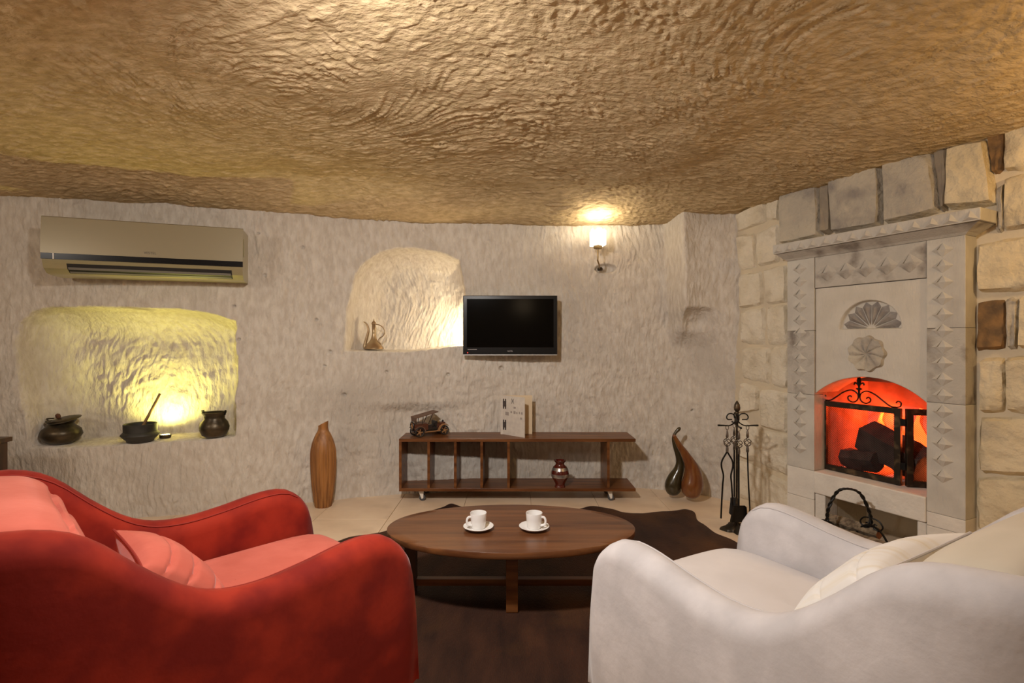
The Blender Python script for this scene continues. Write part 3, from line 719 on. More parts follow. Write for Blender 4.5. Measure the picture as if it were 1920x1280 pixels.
# ------------------------------------------------------------------ rug, coffee table, cups
rugpx = [(620, 1022), (655, 1008), (690, 1003), (725, 996), (765, 977), (800, 962), (830, 953), (845, 946), (862, 951), (900, 962), (960, 968), (1040, 962), (1085, 956), (1112, 951), (1148, 956), (1168, 962), (1200, 964), (1232, 961), (1262, 960), (1286, 957), (1302, 962), (1307, 976), (1322, 986), (1342, 1001), (1366, 1011), (1392, 1026), (1440, 1056), (1450, 1095), (1400, 1170), (1330, 1260), (1250, 1330), (1060, 1400), (900, 1410), (720, 1380), (560, 1330), (480, 1230), (520, 1120), (560, 1060), (585, 1030)]
rp = [((px-960)/F*(F*H/(py-640)), F*H/(py-640)) for px, py in rugpx]
rp = [tuple(q) for q in spline(rp+[rp[0]], 240)][:-1]
cx, cy = .02, 2.15; m = MB(); rings = [0, .15, .3, .45, .6, .72, .82, .9, .95, .98, 1.0]; nr = len(rp)
random.seed(3)
for k, t in enumerate(rings):
    for i, (x, y) in enumerate(rp):
        e = max(0, (t-.85)/.15)
        z = .007+.004*e*(.5+float(vn(np.array(i/6.), np.array(0.3), 5)))*2+.001*float(vn(np.array(x*t*30), np.array(y*t*30), 2))
        if k == len(rings)-1: z = max(.004, z-.003)
        m.v.append((cx+(x-cx)*t, cy+(y-cy)*t, z))
for k in range(len(rings)-1):
    for i in range(nr): m.f.append((k*nr+i, k*nr+(i+1) % nr, (k+1)*nr+(i+1) % nr, (k+1)*nr+i))
o = len(m.v); m.v += [(x, y, .0008) for x, y in rp]; b_ = (len(rings)-1)*nr
for i in range(nr): m.f.append((b_+i, b_+(i+1) % nr, o+(i+1) % nr, o+i))
m.f.append(tuple(range(o, o+nr))[::-1])
rug = thing('cowhide_rug', 'dark brown cowhide rug lying under the oval coffee table', 'rug', (0, 0, 0))
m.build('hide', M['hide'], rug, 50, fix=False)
a = P(614, 1020, F*H/380)
MB().grid(lambda u, v: (a.x+.06*(u-.5)+.02*v, a.y-.02+.05*v*math.sin(u*PI), .008+.006*math.sin(u*PI)), 8, 5).build('white_patch', M['hide_w'], rug)

TX, TY, TZ = -.004, 2.225, .30
tb = thing('coffee_table', 'low oval walnut coffee table with four square legs', 'coffee table', (TX, TY, 0))
ea, eb = .535, .289; m = MB()
rr_ = [(0, 0), (.5, 0), (.9, 0), (.992, 0), (1, -.003), (1, -.022), (.992, -.026), (0, -.026)]
m.grid(lambda u, v: (ea*rr_[int(round(v*7))][0]*math.cos(u*2*PI), eb*rr_[int(round(v*7))][0]*math.sin(u*2*PI), TZ+rr_[int(round(v*7))][1]), 96, 8, True)
m.build('tabletop', M['wood_t'], tb, 45)
zt2 = TZ-.025; hw = .024
for x, y in ((.004, -.142), (.0, .16), (-.435, 0), (.435, 0)):
    MB().box(x-hw, x+hw, y-hw, y+hw, .0085, zt2).build('leg', M['wood_dk'] if abs(x) > .1 else M['wood'], tb, 0, .002)
MB().box(-.411, .411, -.017, .017, .046, .074).build('stretcher', M['wood'], tb, 0, .002)
MB().box(-.017, .017, -.118, .136, .0745, .10).build('stretcher', M['wood'], tb, 0, .002)
def cup(px, py, sg, rz):
    lab = ('white porcelain cup with handle towards the red armchair', 'white porcelain cup with handle towards the grey armchair')[sg > 0]
    D = F*(H-TZ-.008)/(py-640); x, y = (px-960)/F*D, D
    sau = tag(MB().lathe([(.0, .004), (.034, .004), (.036, .0), (.040, .0), (.062, .013), (.0645, .0155), (.062, .016), (.040, .0065), (.030, .006), (.0, .006)], 40, caps=False).build('saucer', M['china']), 'white porcelain saucer under the cup nearer the '+('grey' if sg > 0 else 'red')+' armchair', 'saucer', 'saucers on the coffee table')
    sau.location = (x, y, TZ)
    c = thing('coffee_cup', lab, 'cup', (x, y, TZ+.0062), rz, 'cups on the coffee table')
    MB().lathe([(.0, 0), (.027, 0), (.0295, .003), (.0335, .035), (.0355, .062), (.0350, .0645), (.0335, .0635), (.0315, .035), (.0275, .006), (0, .005)], 36, caps=False).build('cup_body', M['china'], c, 50)
    pts = spline([(.0325, 0, .050), (.046, 0, .050), (.052, 0, .038), (.049, 0, .022), (.031, 0, .014)], 18)
    MB().tube(pts, .0042, 8, flat=1.2).build('handle', M['china'], c)
cup(897, 988, -1, math.radians(205)); cup(1001.5, 988, 1, math.radians(-25))

# ------------------------------------------------------------------ console with casters and what stands on it
CF, CB = 3.50, 3.765
cx0 = (748-960)/F*CF; cx1 = (1192-960)/F*CF; CT = H-(822.5-640)/F*CF; CL = H-(921-640)/F*CF
th = .020; cm = (cx0+cx1)/2
cn = thing('console_shelf', 'low open walnut console shelf on casters under the television', 'console', (cm, (CF+CB)/2, 0))
hx = (cx1-cx0)/2; hy = (CB-CF)/2
MB().box(-hx, hx, -hy, hy, CT-th, CT).build('top_board', M['wood'], cn, 0, .0015)
MB().box(-hx, hx, -hy, hy, CL, CL+th).build('bottom_board', M['wood'], cn, 0, .0015)
MB().box(-hx, -hx+.018, -hy, hy, CL+th, CT-th).build('side_board', M['wood'], cn, 0, .001)
for px in (803.5, 853.5, 903, 953.5, 1141):
    x = (px-960)/F*CF-cm
    MB().box(x-.009, x+.009, -hy+.003, hy, CL+th, CT-th).build('divider', M['wood'], cn, 0, .001)
for px, y in ((790, -hy+.05), (1143, -hy+.05), (790, hy-.05), (1143, hy-.05)):
    x = (px-960)/F*(CF+.05)-cm
    m = MB().box(x-.028, x+.028, y-.022, y+.022, CL-.004, CL)
    for sg in (-1, 1): m.prism([(-.020, CL-.004), (.016, CL-.004), (.016, .018), (.004, .014)], lambda p, q, w_: (x+p, w_, q), y+sg*.013-.0015, y+sg*.013+.0015)
    c = m.build('caster', M['white_p'], cn, 0)
    MB().prism([(math.cos(i*PI/10)*.0215, math.sin(i*PI/10)*.0215) for i in range(20)], lambda p, q, w_: (x+.008+p, w_, .0216+q), y-.010, y+.010).build('wheel', M['rubber'], c, 40)
# small oxblood vase on the lower board
zb = CL+th; D = F*(H-zb)/(912-640)
vs = thing('small_vase', 'small oxblood red vase with silver bands on the lower board', 'vase', ((1050-960)/F*D, D, zb))
k = D/F/5.333
pf = [(55, 1022), (52, 1010), (46, 1000), (50, 985), (66, 955), (82, 925), (90, 895), (88, 875), (80, 850), (68, 825), (50, 808), (42, 796), (44, 782), (58, 768), (62, 757), (50, 757), (34, 775), (30, 800)]
MB().lathe([(0, 0)]+[(a*k, (1022-b)*k) for a, b in pf], 36, caps=False).build('vase_body', M['redvase'], vs, 60)
MB().lathe([(a*k+.0008, (1022-b)*k) for a, b in [(84, 922), (88, 910), (90, 895), (89, 888)]], 36, caps=False).build('silver_band', M['band'], vs, 60)
MB().lathe([(a*k+.0008, (1022-b)*k) for a, b in [(81, 852), (75, 838), (67, 824)]], 36, caps=False).build('silver_band', M['band'], vs, 60)
# open folded card
bc = thing('menu_card', 'open folded printed card standing on the console', 'card', ((943-960)/F*3.68, 3.68, CT))
x0 = (943-960)/F*3.68; zc_ = H-(741-640)/F*3.68-CT
MB().box(-.016, (998-960)/F*3.68-x0, .006, .0085, 0, zc_).build('back_page', M['paper_i'], bc, 0)
p1 = ((984-960)/F*3.54-x0, 3.54-3.68); ang = math.atan2(p1[1], p1[0]); Lc = math.hypot(*p1)
fpg = MB().box(0, Lc, -.0012, .0012, 0, zc_).build('front_page', M['paper'], bc, 0); fpg.rotation_euler = (0, 0, ang)
MB().box(-.017, .002, -.002, .004, 0, zc_).build('spine', M['paper'], bc, 0)
for z in (.79, .25):
    m = MB()
    m.box(.002, .034, -.0036, -.0014, zc_*z-.020, zc_*z+.020)
    for dx in (.008, .028):
        for dz in (-.026, .026): m.box(dx-.005, dx+.005, -.0036, -.0014, zc_*z+dz-.010, zc_*z+dz+.010)
    m.build('printed_hinge', M['ink'], fpg, 0)
text('logo', ')(', .040, M['ink'], fpg, (Lc*.46, -.0022, zc_*.885), (PI/2, 0, 0))
for (a, b, w_, h_) in ((.50, .69, .10, .05), (.50, .56, .09, .07), (.36, .57, .07, .05), (.62, .565, .06, .05), (.74, .57, .05, .06), (.84, .565, .07, .06), (.12, .50, .16, .09), (.80, .44, .08, .05)):
    MB().box(Lc*a, Lc*(a+w_), -.0016, -.0012, zc_*b, zc_*(b+h_)).build('printed_mark', M['ink_l'], fpg, 0)
# wooden model of a vintage car
mc = thing('model_car', 'small dark wooden model of an open vintage car with raised roof', 'model car', (0, 0, 0))
D = 3.66; c = P(805, 813, D); mc.location = (c.x, D-.02, CT); mc.rotation_euler = (0, 0, math.radians(33))
def part(nm, mt, *boxes, bev=.0015):
    m = MB()
    for b in boxes: m.box(*b)
    return m.build(nm, M[mt], mc, 0, bev)
part('chassis', 'toy_blk', (-.125, .125, -.030, .030, .034, .046))
part('running_board', 'toy_tan', (-.05, .07, -.052, -.036, .030, .036), (-.05, .07, .036, .052, .030, .036))
part('rear_body', 'toy_red', (-.118, -.022, -.042, .042, .046, .088))
part('front_floor', 'toy_blk', (-.022, .045, -.040, .040, .046, .060))
part('bonnet', 'toy_red', (.048, .118, -.028, .028, .046, .088), bev=.006)
part('dashboard', 'toy_blk', (.036, .048, -.036, .036, .046, .102))
part('rear_seat', 'toy_brn', (-.112, -.030, -.034, .034, .088, .096))
part('front_seat', 'toy_blk', (-.018, .014, -.036, .036, .060, .078))
MB().lathe([(.006, 0), (.008, .006), (.003, .014)], 10, (.108, 0, .087)).build('radiator_cap', M['toy_blk'], mc)
for sg in (-1, 1):
    MB().lathe([(.008, 0), (.010, .008), (.004, .016)], 10, (.060, sg*.03, .087)).build('headlamp', M['brass'], mc)
r_ = MB(); Mr = Matrix.Translation((-.035, 0, .150)) @ Matrix.Rotation(math.radians(-11), 4, 'Y')
r_.box(-.085, .090, -.046, .046, -.003, .004, Mr)
r_.box(-.085, -.080, -.046, .046, -.032, .0, Mr)
r_.build('roof', M['toy_brn'], mc, 0, .001)
for sg in (-1, 1):
    for xa, xb, zt_r in ((-.115, -.110, .136), (-.066, -.060, .143), (-.020, .012, .157)):
        MB().tube([(xa, sg*.040, .088), (xb, sg*.040, zt_r)], .0028, 6).build('roof_post', M['toy_blk'], mc)
    MB().prism([(.05, .036), (.066, .066), (.085, .078), (.11, .080), (.130, .066), (.131, .062), (.11, .074), (.086, .072), (.072, .060), (.058, .036)], lambda p, q, w_: (p, w_, q), sg*.034, sg*.054).build('front_mudguard', M['toy_tan'], mc, 30)
    MB().prism([(-.042, .036), (-.054, .064), (-.075, .077), (-.10, .077), (-.125, .060), (-.123, .056), (-.10, .071), (-.078, .071), (-.060, .060), (-.050, .036)], lambda p, q, w_: (p, w_, q), sg*.036, sg*.056).build('rear_mudguard', M['toy_brn'], mc, 30)
def wheel(x, y, z, axis, r=.034):
    def T_(p, q, w_): return (x+p, y+w_, z+q) if axis == 'y' else (x+w_, y+p, z+q)
    m = MB(); n = 28
    for i in range(n):
        pass
    ring = [T_(math.cos(2*PI*i/n)*(r-.005), math.sin(2*PI*i/n)*(r-.005), 0) for i in range(n+1)]
    m.tube(ring, .005, 8, False)
    wl = m.build('wheel', M['toy_blk'], mc, 40)
    s_ = MB()
    for i in range(5):
        a = i*PI*.4; s_.tube([T_(0, 0, 0), T_(math.cos(a)*(r-.006), math.sin(a)*(r-.006), 0)], .0032, 5)
    s_.prism([(math.cos(i*PI/6)*.008, math.sin(i*PI/6)*.008) for i in range(12)], T_, -.006, .006)
    s_.build('spokes', M['toy_tan'], wl)
for x in (-.090, .100):
    for sg in (-1, 1): wheel(x, sg*.048, .034, 'y')
wheel(-.126, 0, .076, 'x', .032)

# ------------------------------------------------------------------ television, sconce, air conditioner
tv = thing('television', 'black flat screen television hung on the chiselled wall', 'television', (0, 0, 0))
D = 3.69; a = P(868, 554, D); b = P(1045, 664.5, D)
MB().box(a.x, b.x, D, D+.05, b.z, a.z).build('bezel', M['black'], tv, 0, .004)
MB().box(a.x+.028, b.x-.028, D-.0012, D+.001, b.z+.052, a.z-.024).build('screen', M['screen'], tv, 0)
MB().box(a.x+.002, b.x-.002, D-.002, D+.03, b.z-.006, b.z+.001).build('silver_edge', M['silver'], tv, 0)
MB().box(a.x+.2, b.x-.2, D+.05, D+.10, b.z+.10, a.z-.10).build('wall_bracket', M['vent'], tv, 0)
text('logo', 'VESTEL', .013, M['logo_l'], tv, ((a.x+b.x)/2, D-.0015, b.z+.024), (PI/2, 0, 0))
MB().box(a.x+.034, a.x+.10, D-.001, D+.001, b.z+.036, b.z+.039).build('printed_line', M['logo_l'], tv, 0)
M['led'] = mat('standby_led', (.5, .02, .02), .4, emit=(1, .05, .03), estr=.8)
MB().box(a.x+.031, a.x+.038, D-.001, D+.001, b.z+.010, b.z+.017).build('standby_light', M['led'], tv, 0)

D = 3.65; c = P(1121, 445, D)
sk = thing('wall_sconce', 'lit wall sconce with square opal glass shade above a wall hollow', 'wall lamp', (c.x, D, c.z))
w_ = .046; hb = -.058; ht = .056; Ms = Matrix.Rotation(math.radians(8), 4, 'Z')
m = MB(); t = .004
for k in range(4):
    Mk = Ms @ Matrix.Rotation(k*PI/2, 4, 'Z')
    m.box(-w_, w_, -w_, -w_+t, hb, ht-.012, Mk)
    m.prism([(-w_*.55, ht-.012), (w_*.55, ht-.012), (w_*.28, ht+.004), (-w_*.28, ht+.004)], lambda p, q, y: tuple(Mk @ Vector((p, y, q))), -w_, -w_+t)
m.box(-w_, w_, -w_, w_, hb, hb+t, Ms)
m.build('glass_shade', M['glass_lit'], sk, 0)
MB().lathe([(.026, -.082), (.028, -.080), (.028, -.059), (.024, -.058)], 4, (0, 0, 0), lambda a, z: 1.1).build('socket', M['brass'], sk, 0)
MB().tube(spline([(0, 0, -.08), (0, .0, -.14), (0, .004, -.165), (.02, .06, -.190), (.045, .20, -.200)], 20), .0055, 8).build('stem', M['brass'], sk)
MB().lathe([(.016, 0), (.02, .004), (.02, .02), (.012, .026)], 16, (.047, .185, -.212)).build('mount', M['iron_w'], sk)
l = light('sconce_bulb', 'POINT', (c.x, D-.03, c.z+.068), 3.4, (1, .84, .58), .025)

u = Vector((.943, .331, 0)).normalized(); angA = math.atan2(u.y, u.x)
la = Vector((-.919*2.85, 2.85, 0)); Lw = 1.0
ac = thing('air_conditioner', 'champagne split air conditioner hung high on the wall', 'air conditioner', (la.x, la.y, 1.482), angA)
Hh = .318
prof = [(.24, 0), (.10, .0), (.055, .006), (.02, .030), (.004, .068), (0, .10), (.004, .20), (.010, Hh-.01), (.016, Hh), (.24, Hh)]
MB().prism(prof, lambda y, z, x: (x, y, z), 0, Lw).build('housing', M['champ2'], ac, 30)
pf = [(.0, .113), (.003, .20), (.009, Hh-.004), (.016, Hh+.003), (.012, Hh+.003), (.004, Hh-.002), (-.004, .20), (-.006, .113)]
MB().prism(pf, lambda y, z, x: (x, y, z), -.004, Lw+.004).build('front_panel', M['champ'], ac, 30)
MB().prism([(-.0035, .080), (.004, .080), (.002, .1125), (-.0060, .1125)], lambda y, z, x: (x, y, z), -.003, Lw+.003).build('black_strip', M['black'], ac, 0)
MB().prism([(-.006, .080), (0, .080), (0, .1125), (-.0075, .1125)], lambda y, z, x: (x, y, z), .052, .058).build('white_mark', M['white_p'], ac, 0)
def lowy(z): return float(np.interp(z, [0, .006, .030, .068, .1], [.10, .055, .02, .004, 0]))
MB().prism([(lowy(.008)-.003, .008), (lowy(.03)-.003, .03), (lowy(.058)-.0025, .058), (lowy(.058)+.004, .058), (lowy(.008)+.01, .008)], lambda y, z, x: (x, y, z), .11, Lw-.06).build('air_outlet', M['vent'], ac, 0)
for z0_, z1_ in ((.026, .038), (.009, .017)):
    MB().prism([(lowy(z0_)-.008, z0_), (lowy(z1_)-.006, z1_), (lowy(z1_)+.002, z1_), (lowy(z0_)+.002, z0_)], lambda y, z, x: (x, y, z), .115, Lw-.065).build('vane', M['vane'], ac, 0)
text('logo', 'VESTEL', .020, M['logo'], ac, (.515, -.0056, .138), (PI/2, 0, 0))
MB().box(Lw+.001, Lw+.006, .03, .05, .15, .26).build('side_grip', M['champ2'], ac, 0, .002)

# ------------------------------------------------------------------ niche things
NL = .462
def wy(x): return float(W(x))
def potat(px, py, D): 
    return ((px-960)/F*D, D, H-(py-640)/F*D)
def ledge_z(px, py, D): return H-(py-640)/F*D
def niche_floor(x):
    e = [p for p in nicheL[:4]]
    return float(np.interp(x, [p[0] for p in e], [p[1] for p in e]))
def put(px, D): 
    x = (px-960)/F*D; return (x, D, niche_floor(x)+.004)
p1_ = put(115, 3.20)
pt = thing('copper_pot', 'squat tarnished copper pot with raised lid and wooden knob in niche', 'pot', p1_)
MB().lathe([(0, .002), (.055, 0), (.085, .018), (.107, .055), (.098, .088), (.070, .112), (.062, .124), (.074, .140), (.078, .143), (.070, .142), (.056, .126), (0, .05)], 40, caps=False).build('pot_body', M['pot'], pt, 60)
lid = MB().lathe([(0, .012), (.05, .010), (.082, 0), (.083, -.003), (.05, .005), (0, .008)], 36, caps=False).build('lid', M['pot'], pt, 60)
lid.location = (.022, 0, .150); lid.rotation_euler = (math.radians(12), math.radians(-7), 0)
MB().lathe([(.010, .0), (.014, .012), (.012, .024), (.004, .030)], 12, (-.035, 0, .012)).build('knob', M['knob_w'], lid)
MB().tube(spline([(-.078, 0, .138), (-.090, .0, .150), (-.06, -.03, .158), (-.02, -.03, .160)], 16), .004, 6).build('handle', M['iron_w'], pt)
p2_ = put(263, 3.27)
mo = thing('stone_mortar', 'dark waisted mortar bowl standing before the niche lamp', 'mortar', p2_)
MB().lathe([(0, .002), (.072, 0), (.076, .012), (.086, .020), (.105, .042), (.104, .048), (.090, .062), (.091, .110), (.088, .113), (.082, .108), (.078, .06), (0, .03)], 40, caps=False).build('bowl', M['pot_b'], mo, 40)
pe = thing('pestle', 'wooden stick pestle leaning in the dark mortar bowl', 'pestle', (p2_[0]+.0, p2_[1], p2_[2]+.034))
MB().tube([(-.01, -.015, .0), (.015, .01, .07), (.075, .075, .262)], [.011, .009, .0075], 8).build('stick', M['stick'], pe)
p3_ = put(402, 3.36)
pk_ = thing('copper_kettle', 'tarnished copper kettle with folded bail handle in niche', 'kettle', p3_)
MB().lathe([(0, .002), (.052, 0), (.072, .012), (.086, .045), (.088, .065), (.078, .095), (.060, .118), (.062, .140), (.074, .160), (.070, .160), (.056, .138), (0, .06)], 40, caps=False).build('pot_body', M['pot'], pk_, 60)
MB().tube(spline([(-.070, 0, .150), (-.078, 0, .166), (-.06, -.035, .170), (0, -.066, .168), (.06, -.035, .166), (.074, 0, .158)], 26), .0038, 6).build('bail_handle', M['iron'], pk_)
for sg in (-1, 1): MB().tube([(sg*.068, 0, .142), (sg*.074, 0, .172)], .006, 8).build('lug', M['iron'], pk_)
p4_ = put(310, 3.38)
nl = thing('niche_uplight', 'small lit uplight on the ledge behind the mortar', 'lamp', p4_)
MB().lathe([(.032, 0), (.034, .004), (.034, .020), (.029, .022), (.027, .018)], 24).build('lamp_body', M['iron_w'], nl, 40)
MB().lathe([(.0, .0205), (.027, .0195)], 24, caps=False).build('lens', M['glow_y'], nl)
light('niche_uplight_light', 'SPOT', (p4_[0], p4_[1]-.01, p4_[2]+.03), 19, (1, .90, .20), .02, (p4_[0]-.10, p4_[1]+.13, p4_[2]+1), spot_size=math.radians(150), spot_blend=.8)

xe, ze = wpx(700, 656); De = wy(xe)+.13
ew = thing('ewer', 'old brass ewer with curved spout in the lit middle niche', 'ewer', ((701-960)/F*De, De, ze+.004))
kx = De/F/14.22
pf = [(0, 1085), (235, 1085), (258, 1072), (246, 1030), (185, 955), (115, 875), (75, 800), (54, 710), (46, 640), (50, 630), (46, 620), (48, 430), (62, 420), (64, 400), (50, 370), (25, 340), (14, 320), (12, 300), (5, 270)]
MB().lathe([(a*kx, (1085-b)*kx) for a, b in pf], 28, caps=False).build('ewer_body', M['tin'], ew, 60)
MB().tube([((x-865)*kx, 0, (1085-z)*kx) for x, z in spline([(620, 1040), (630, 950), (680, 760), (720, 600), (705, 480), (650, 390), (590, 355)], 28)], [kx*q for q in np.linspace(50, 12, 28)], 10).build('spout', M['tin'], ew)
MB().tube([((x-865)*kx, 0, (1085-z)*kx) for x, z in spline([(915, 420), (1010, 440), (1110, 510), (1155, 620), (1110, 730), (1010, 800), (1000, 870), (1050, 940), (1010, 990)], 36)], kx*13, 8).build('handle', M['tin'], ew)
ew.rotation_euler = (0, 0, 0)
xl, zl_ = wpx(838, 652); Dl = wy(xl)+.10
xl, zl_ = wpx(884, 645); Dl = wy(xl)+.07
nl2 = thing('niche_lamp', 'small lit lamp tucked behind the sill of the middle niche', 'lamp', (xl, Dl, zl_+.012))
MB().lathe([(.024, 0), (.026, .003), (.026, .014), (.022, .016)], 20).build('lamp_body', M['white_p'], nl2, 40)
MB().lathe([(.0, .0165), (.021, .0162)], 20, caps=False).build('lens', M['glow_w'], nl2)
light('niche_lamp_light', 'POINT', (xl-.005, Dl+.0, zl_+.06), 7.5, (1, .82, .52), .04)

# ------------------------------------------------------------------ things on the floor by the wall
D = 3.42
va = thing('bamboo_vase', 'tall bamboo strip floor vase with slanted mouth', 'vase', ((606-960)/F*D, D, 0))
k = D/F/5.333
pf = spline([(80, 1225), (96, 1120), (112, 1000), (122, 860), (126, 720), (120, 650), (104, 580), (76, 510), (54, 470), (48, 440), (48, 400), (48, 370)], 50)
m = MB(); seg = 96; n = len(pf)
for i, (r, y) in enumerate(pf):
    z = (1225-y)*k
    for j in range(seg):
        a = 2*PI*j/seg; fl2 = 1-.075*abs(math.cos(a*8))**8*float(ss(.47, .36, np.array(z)))
        rr2 = r*k*fl2; zz = z
        t_ = max(0, (i-(n-14))/13); zz = z-.017*(1-math.cos(a))*t_*t_
        m.v.append((rr2*math.cos(a), rr2*math.sin(a)*.9, zz))
for i in range(n-1):
    for j in range(seg): m.f.append((i*seg+j, i*seg+(j+1) % seg, (i+1)*seg+(j+1) % seg, (i+1)*seg+j))
m.f.append(tuple(range(seg))[::-1])
m.build('vase_body', M['bamboo'], va, 60)
def gourd(nm, lab, mt, pts, D, base):
    q = spline(pts, 40); k = D/F/4.267
    cx_ = 350; root = thing(nm, lab, 'gourd', ((1200+cx_/4.267-960)/F*D, D, 0), 0)
    ys = [p[1]+p[2] for p in q]; bot = max(ys)
    MB().tube([((p[0]-cx_)*k, 0, (bot-p[1])*k) for p in q], [max(.002, p[2]*k) for p in q], 24).build('gourd_body', M[mt], root, 60)
    return root
gourd('carved_gourd', 'dark olive wooden gourd with long curved neck', 'olive', [(264, 915, 4), (264, 905, 34), (264, 880, 56), (266, 830, 66), (280, 775, 56), (308, 715, 42), (322, 655, 34), (308, 590, 26), (282, 520, 19), (268, 455, 14), (284, 412, 12), (306, 388, 15), (316, 374, 12), (318, 366, 3)], 3.58, 0)
gourd('carved_gourd', 'reddish brown wooden gourd entwined with the olive one', 'redwood', [(402, 928, 4), (404, 915, 42), (408, 885, 70), (416, 830, 84), (424, 770, 76), (418, 700, 60), (396, 640, 45), (358, 570, 32), (316, 505, 23), (288, 455, 17), (272, 428, 14), (264, 416, 4)], 3.50, 0)

# fireside tool set
D = 2.99; kx = D/F; TXc = (1381-960)/F*D
def tp_(px, py, dy=0): return ((px-1381)*kx, dy, H-(py-640)*kx)
ts = thing('tool_stand', 'wrought iron fireside tool stand with acorn finial', 'tool stand', (TXc, D, 0))
m = MB(); m.tube([(0, 0, .03), tp_(1382, 775)], .0065, 8); m.build('pole', M['iron_w'], ts)
z0 = tp_(0, 775)[2]
MB().lathe([(.006, 0), (.013, .004), (.013, .010), (.009, .014), (.016, .022), (.018, .036), (.015, .054), (.008, .068), (.001, .078)], 14, (.003, 0, z0-.002)).build('acorn_finial', M['iron_w'], ts, 50)
zc2 = tp_(0, 787)[2]
MB().lathe([(.006, -.030), (.011, -.018), (.012, 0), (.009, .014), (.006, .022)], 12, (0, 0, zc2)).build('collar', M['iron_w'], ts, 50)
arms = {}
for nm, ang in (('e', -12), ('w', 190), ('n', 78), ('s', 258)):
    a = math.radians(ang); c_, s_ = math.cos(a), math.sin(a)
    pr2 = [(.030, -.024+.020), (.052, .024), (.064, .006), (.055, .030), (.040, .043)]
    pts = spline([(.030, .004), (.058, .006), (.062, .024), (.046, .038), (.022, .034), (.010, .014), (.012, -.010), (.030, -.026), (.052, -.032), (.078, -.030), (.118, -.028)], 44)
    rad_ = [.0036 if i < 36 else .0036+.0022*(i-36)/7 for i in range(44)]
    MB().tube([(p[0]*c_, p[0]*s_, zc2+p[1]) for p in pts], rad_, 7).build('scroll_arm', M['iron'], ts)
    arms[nm] = (.060*c_, .060*s_, zc2-.036)
def base_fn(u, v):
    a = u*2*PI; lob = 1+.20*math.cos(4*a)+.07*math.sin(9*a)
    r = .078*v*lob; z = .012+.034*(1-v)**1.2+.009*math.cos(a*8)*v*(1-v)*3
    if v > .97: z = 0
    return (r*math.cos(a), r*math.sin(a), z)
MB().grid(base_fn, 64, 14, True).build('scrolled_base', M['iron_w'], ts, 50)
def handle_parts(root, top):
    x, y, z = top
    MB().tube([(x+math.cos(i*PI/8)*.008, y, z-.006+math.sin(i*PI/8)*.014) for i in range(17)], .0022, 6, False).build('hook_ring', M['steel'], root)
    MB().lathe([(.003, -.020), (.006, -.035), (.008, -.060), (.005, -.066)], 10, (x, y, z)).build('grip', M['steel'], root)
    m = MB()
    for k in range(4):
        m.tube([(x+.021*math.sin(t*PI)*math.cos(k*PI/2+t*3.6), y+.021*math.sin(t*PI)*math.sin(k*PI/2+t*3.6), z-.064-.056*t) for t in np.linspace(0, 1, 14)], .0026, 5)
    m.build('basket_twist', M['steel'], root)
    MB().lathe([(.007, -.150), (.008, -.135), (.006, -.118)], 10, (x, y, z)).build('ferrule', M['steel'], root)
def tool(nm, lab, cat, arm):
    t = thing(nm, lab, cat, (TXc, D, 0)); handle_parts(t, arms[arm]); return t, arms[arm]
t, (x, y, z) = tool('fire_tongs', 'black iron fire tongs hanging from the tool stand', 'tongs', 'w')
for sg, nm in ((-1, 'jaw'), (1, 'jaw')):
    MB().tube(spline([(x, y, z-.145), (x+sg*.008, y, z-.160), (x+sg*.030, y, z-.20), (x+sg*.033, y, z-.235), (x+sg*.022, y, z-.285), (x+sg*.026, y, z-.34), (x+sg*.032, y, z-.44), (x+sg*.036, y, z-.535)], 40), .0048, 7).build(nm, M['iron'], t)
t, (x, y, z) = tool('fire_shovel', 'black iron fire shovel with square pan on the tool stand', 'shovel', 's')
MB().tube([(x, y, z-.145), (x, y, z-.455)], .0048, 7).build('rod', M['iron'], t)
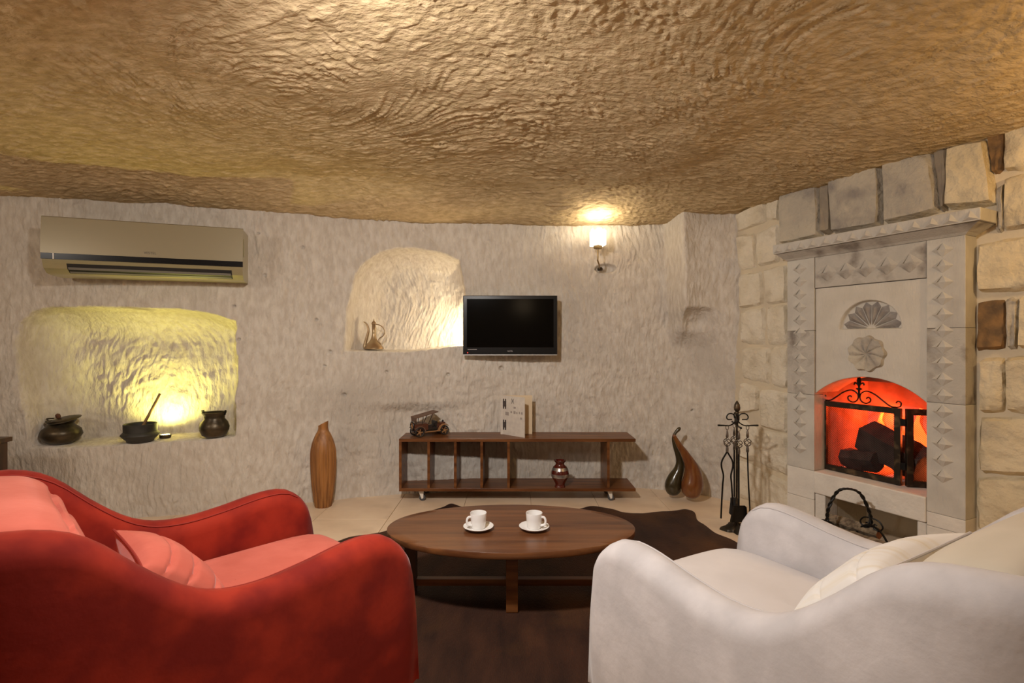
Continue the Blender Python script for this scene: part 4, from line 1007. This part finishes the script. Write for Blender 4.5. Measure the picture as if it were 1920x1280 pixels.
MB().prism([(-.034, 0), (.034, 0), (.046, -.10), (-.046, -.10)], lambda p, q, w_: (x+p, y+w_-q*.12, z-.445+q), -.002, .002).build('pan', M['iron'], t, 0)
for sg in (-1, 1): MB().prism([(0, 0), (-.022, -.004), (-.022, -.09), (0, -.10)], lambda p, q, w_: (x+sg*(.034-.12*q)+w_, y+p-q*.12, z-.445+q), -.0012, .0012).build('pan_side', M['iron'], t, 0)
t, (x, y, z) = tool('hearth_brush', 'black hearth brush hanging behind the shovel', 'brush', 'n')
MB().tube([(x, y, z-.145), (x, y, z-.43)], .0048, 7).build('rod', M['iron'], t)
MB().lathe([(.010, -.435), (.022, -.440), (.022, -.455), (.030, -.53), (.026, -.535), (0, -.535)], 16, (x, y, z)).build('bristles', M['vent'], t)
t, (x, y, z) = tool('fire_poker', 'black iron poker with hooked tip hanging from the tool stand', 'poker', 'e')
MB().tube(spline([(x, y, z-.145), (x+.004, y, z-.30), (x+.012, y, z-.45), (x+.013, y, z-.49), (x+.004, y, z-.515), (x-.014, y, z-.518), (x-.024, y, z-.508)], 30), [.0042]*22+list(np.linspace(.0055, .006, 4))+list(np.linspace(.006, .002, 4)), 7).build('rod', M['iron'], t)

# dark cabinet at the edge beyond the red armchair
D = 2.55; xr = (24-960)/F*(D+.2); zt3 = H-(818-640)/F*(D+.2)
cb = thing('wooden_cabinet', 'dark wooden cabinet standing beyond the red armchair', 'cabinet', (xr-.26, D, 0))
MB().box(-.26, .26, -.20, .20, zt3-.024, zt3).build('top_board', M['wood_dk'], cb, 0, .002)
MB().box(-.245, .248, -.185, .185, .06, zt3-.024).build('body', M['wood_dk'], cb, 0, .002)
d_ = MB().box(-.225, .228, -.197, -.186, .10, zt3-.05).build('door', M['wood_dk'], cb, 0, .003)
MB().lathe([(.006, 0), (.010, .008), (.004, .014)], 10, (.19, -.205, .36)).build('knob', M['brass'], d_)
for sx in (-.23, .23):
    for sy in (-.17, .17): MB().box(sx-.018, sx+.018, sy-.018, sy+.018, 0, .06).build('foot', M['wood_dk'], cb, 0)
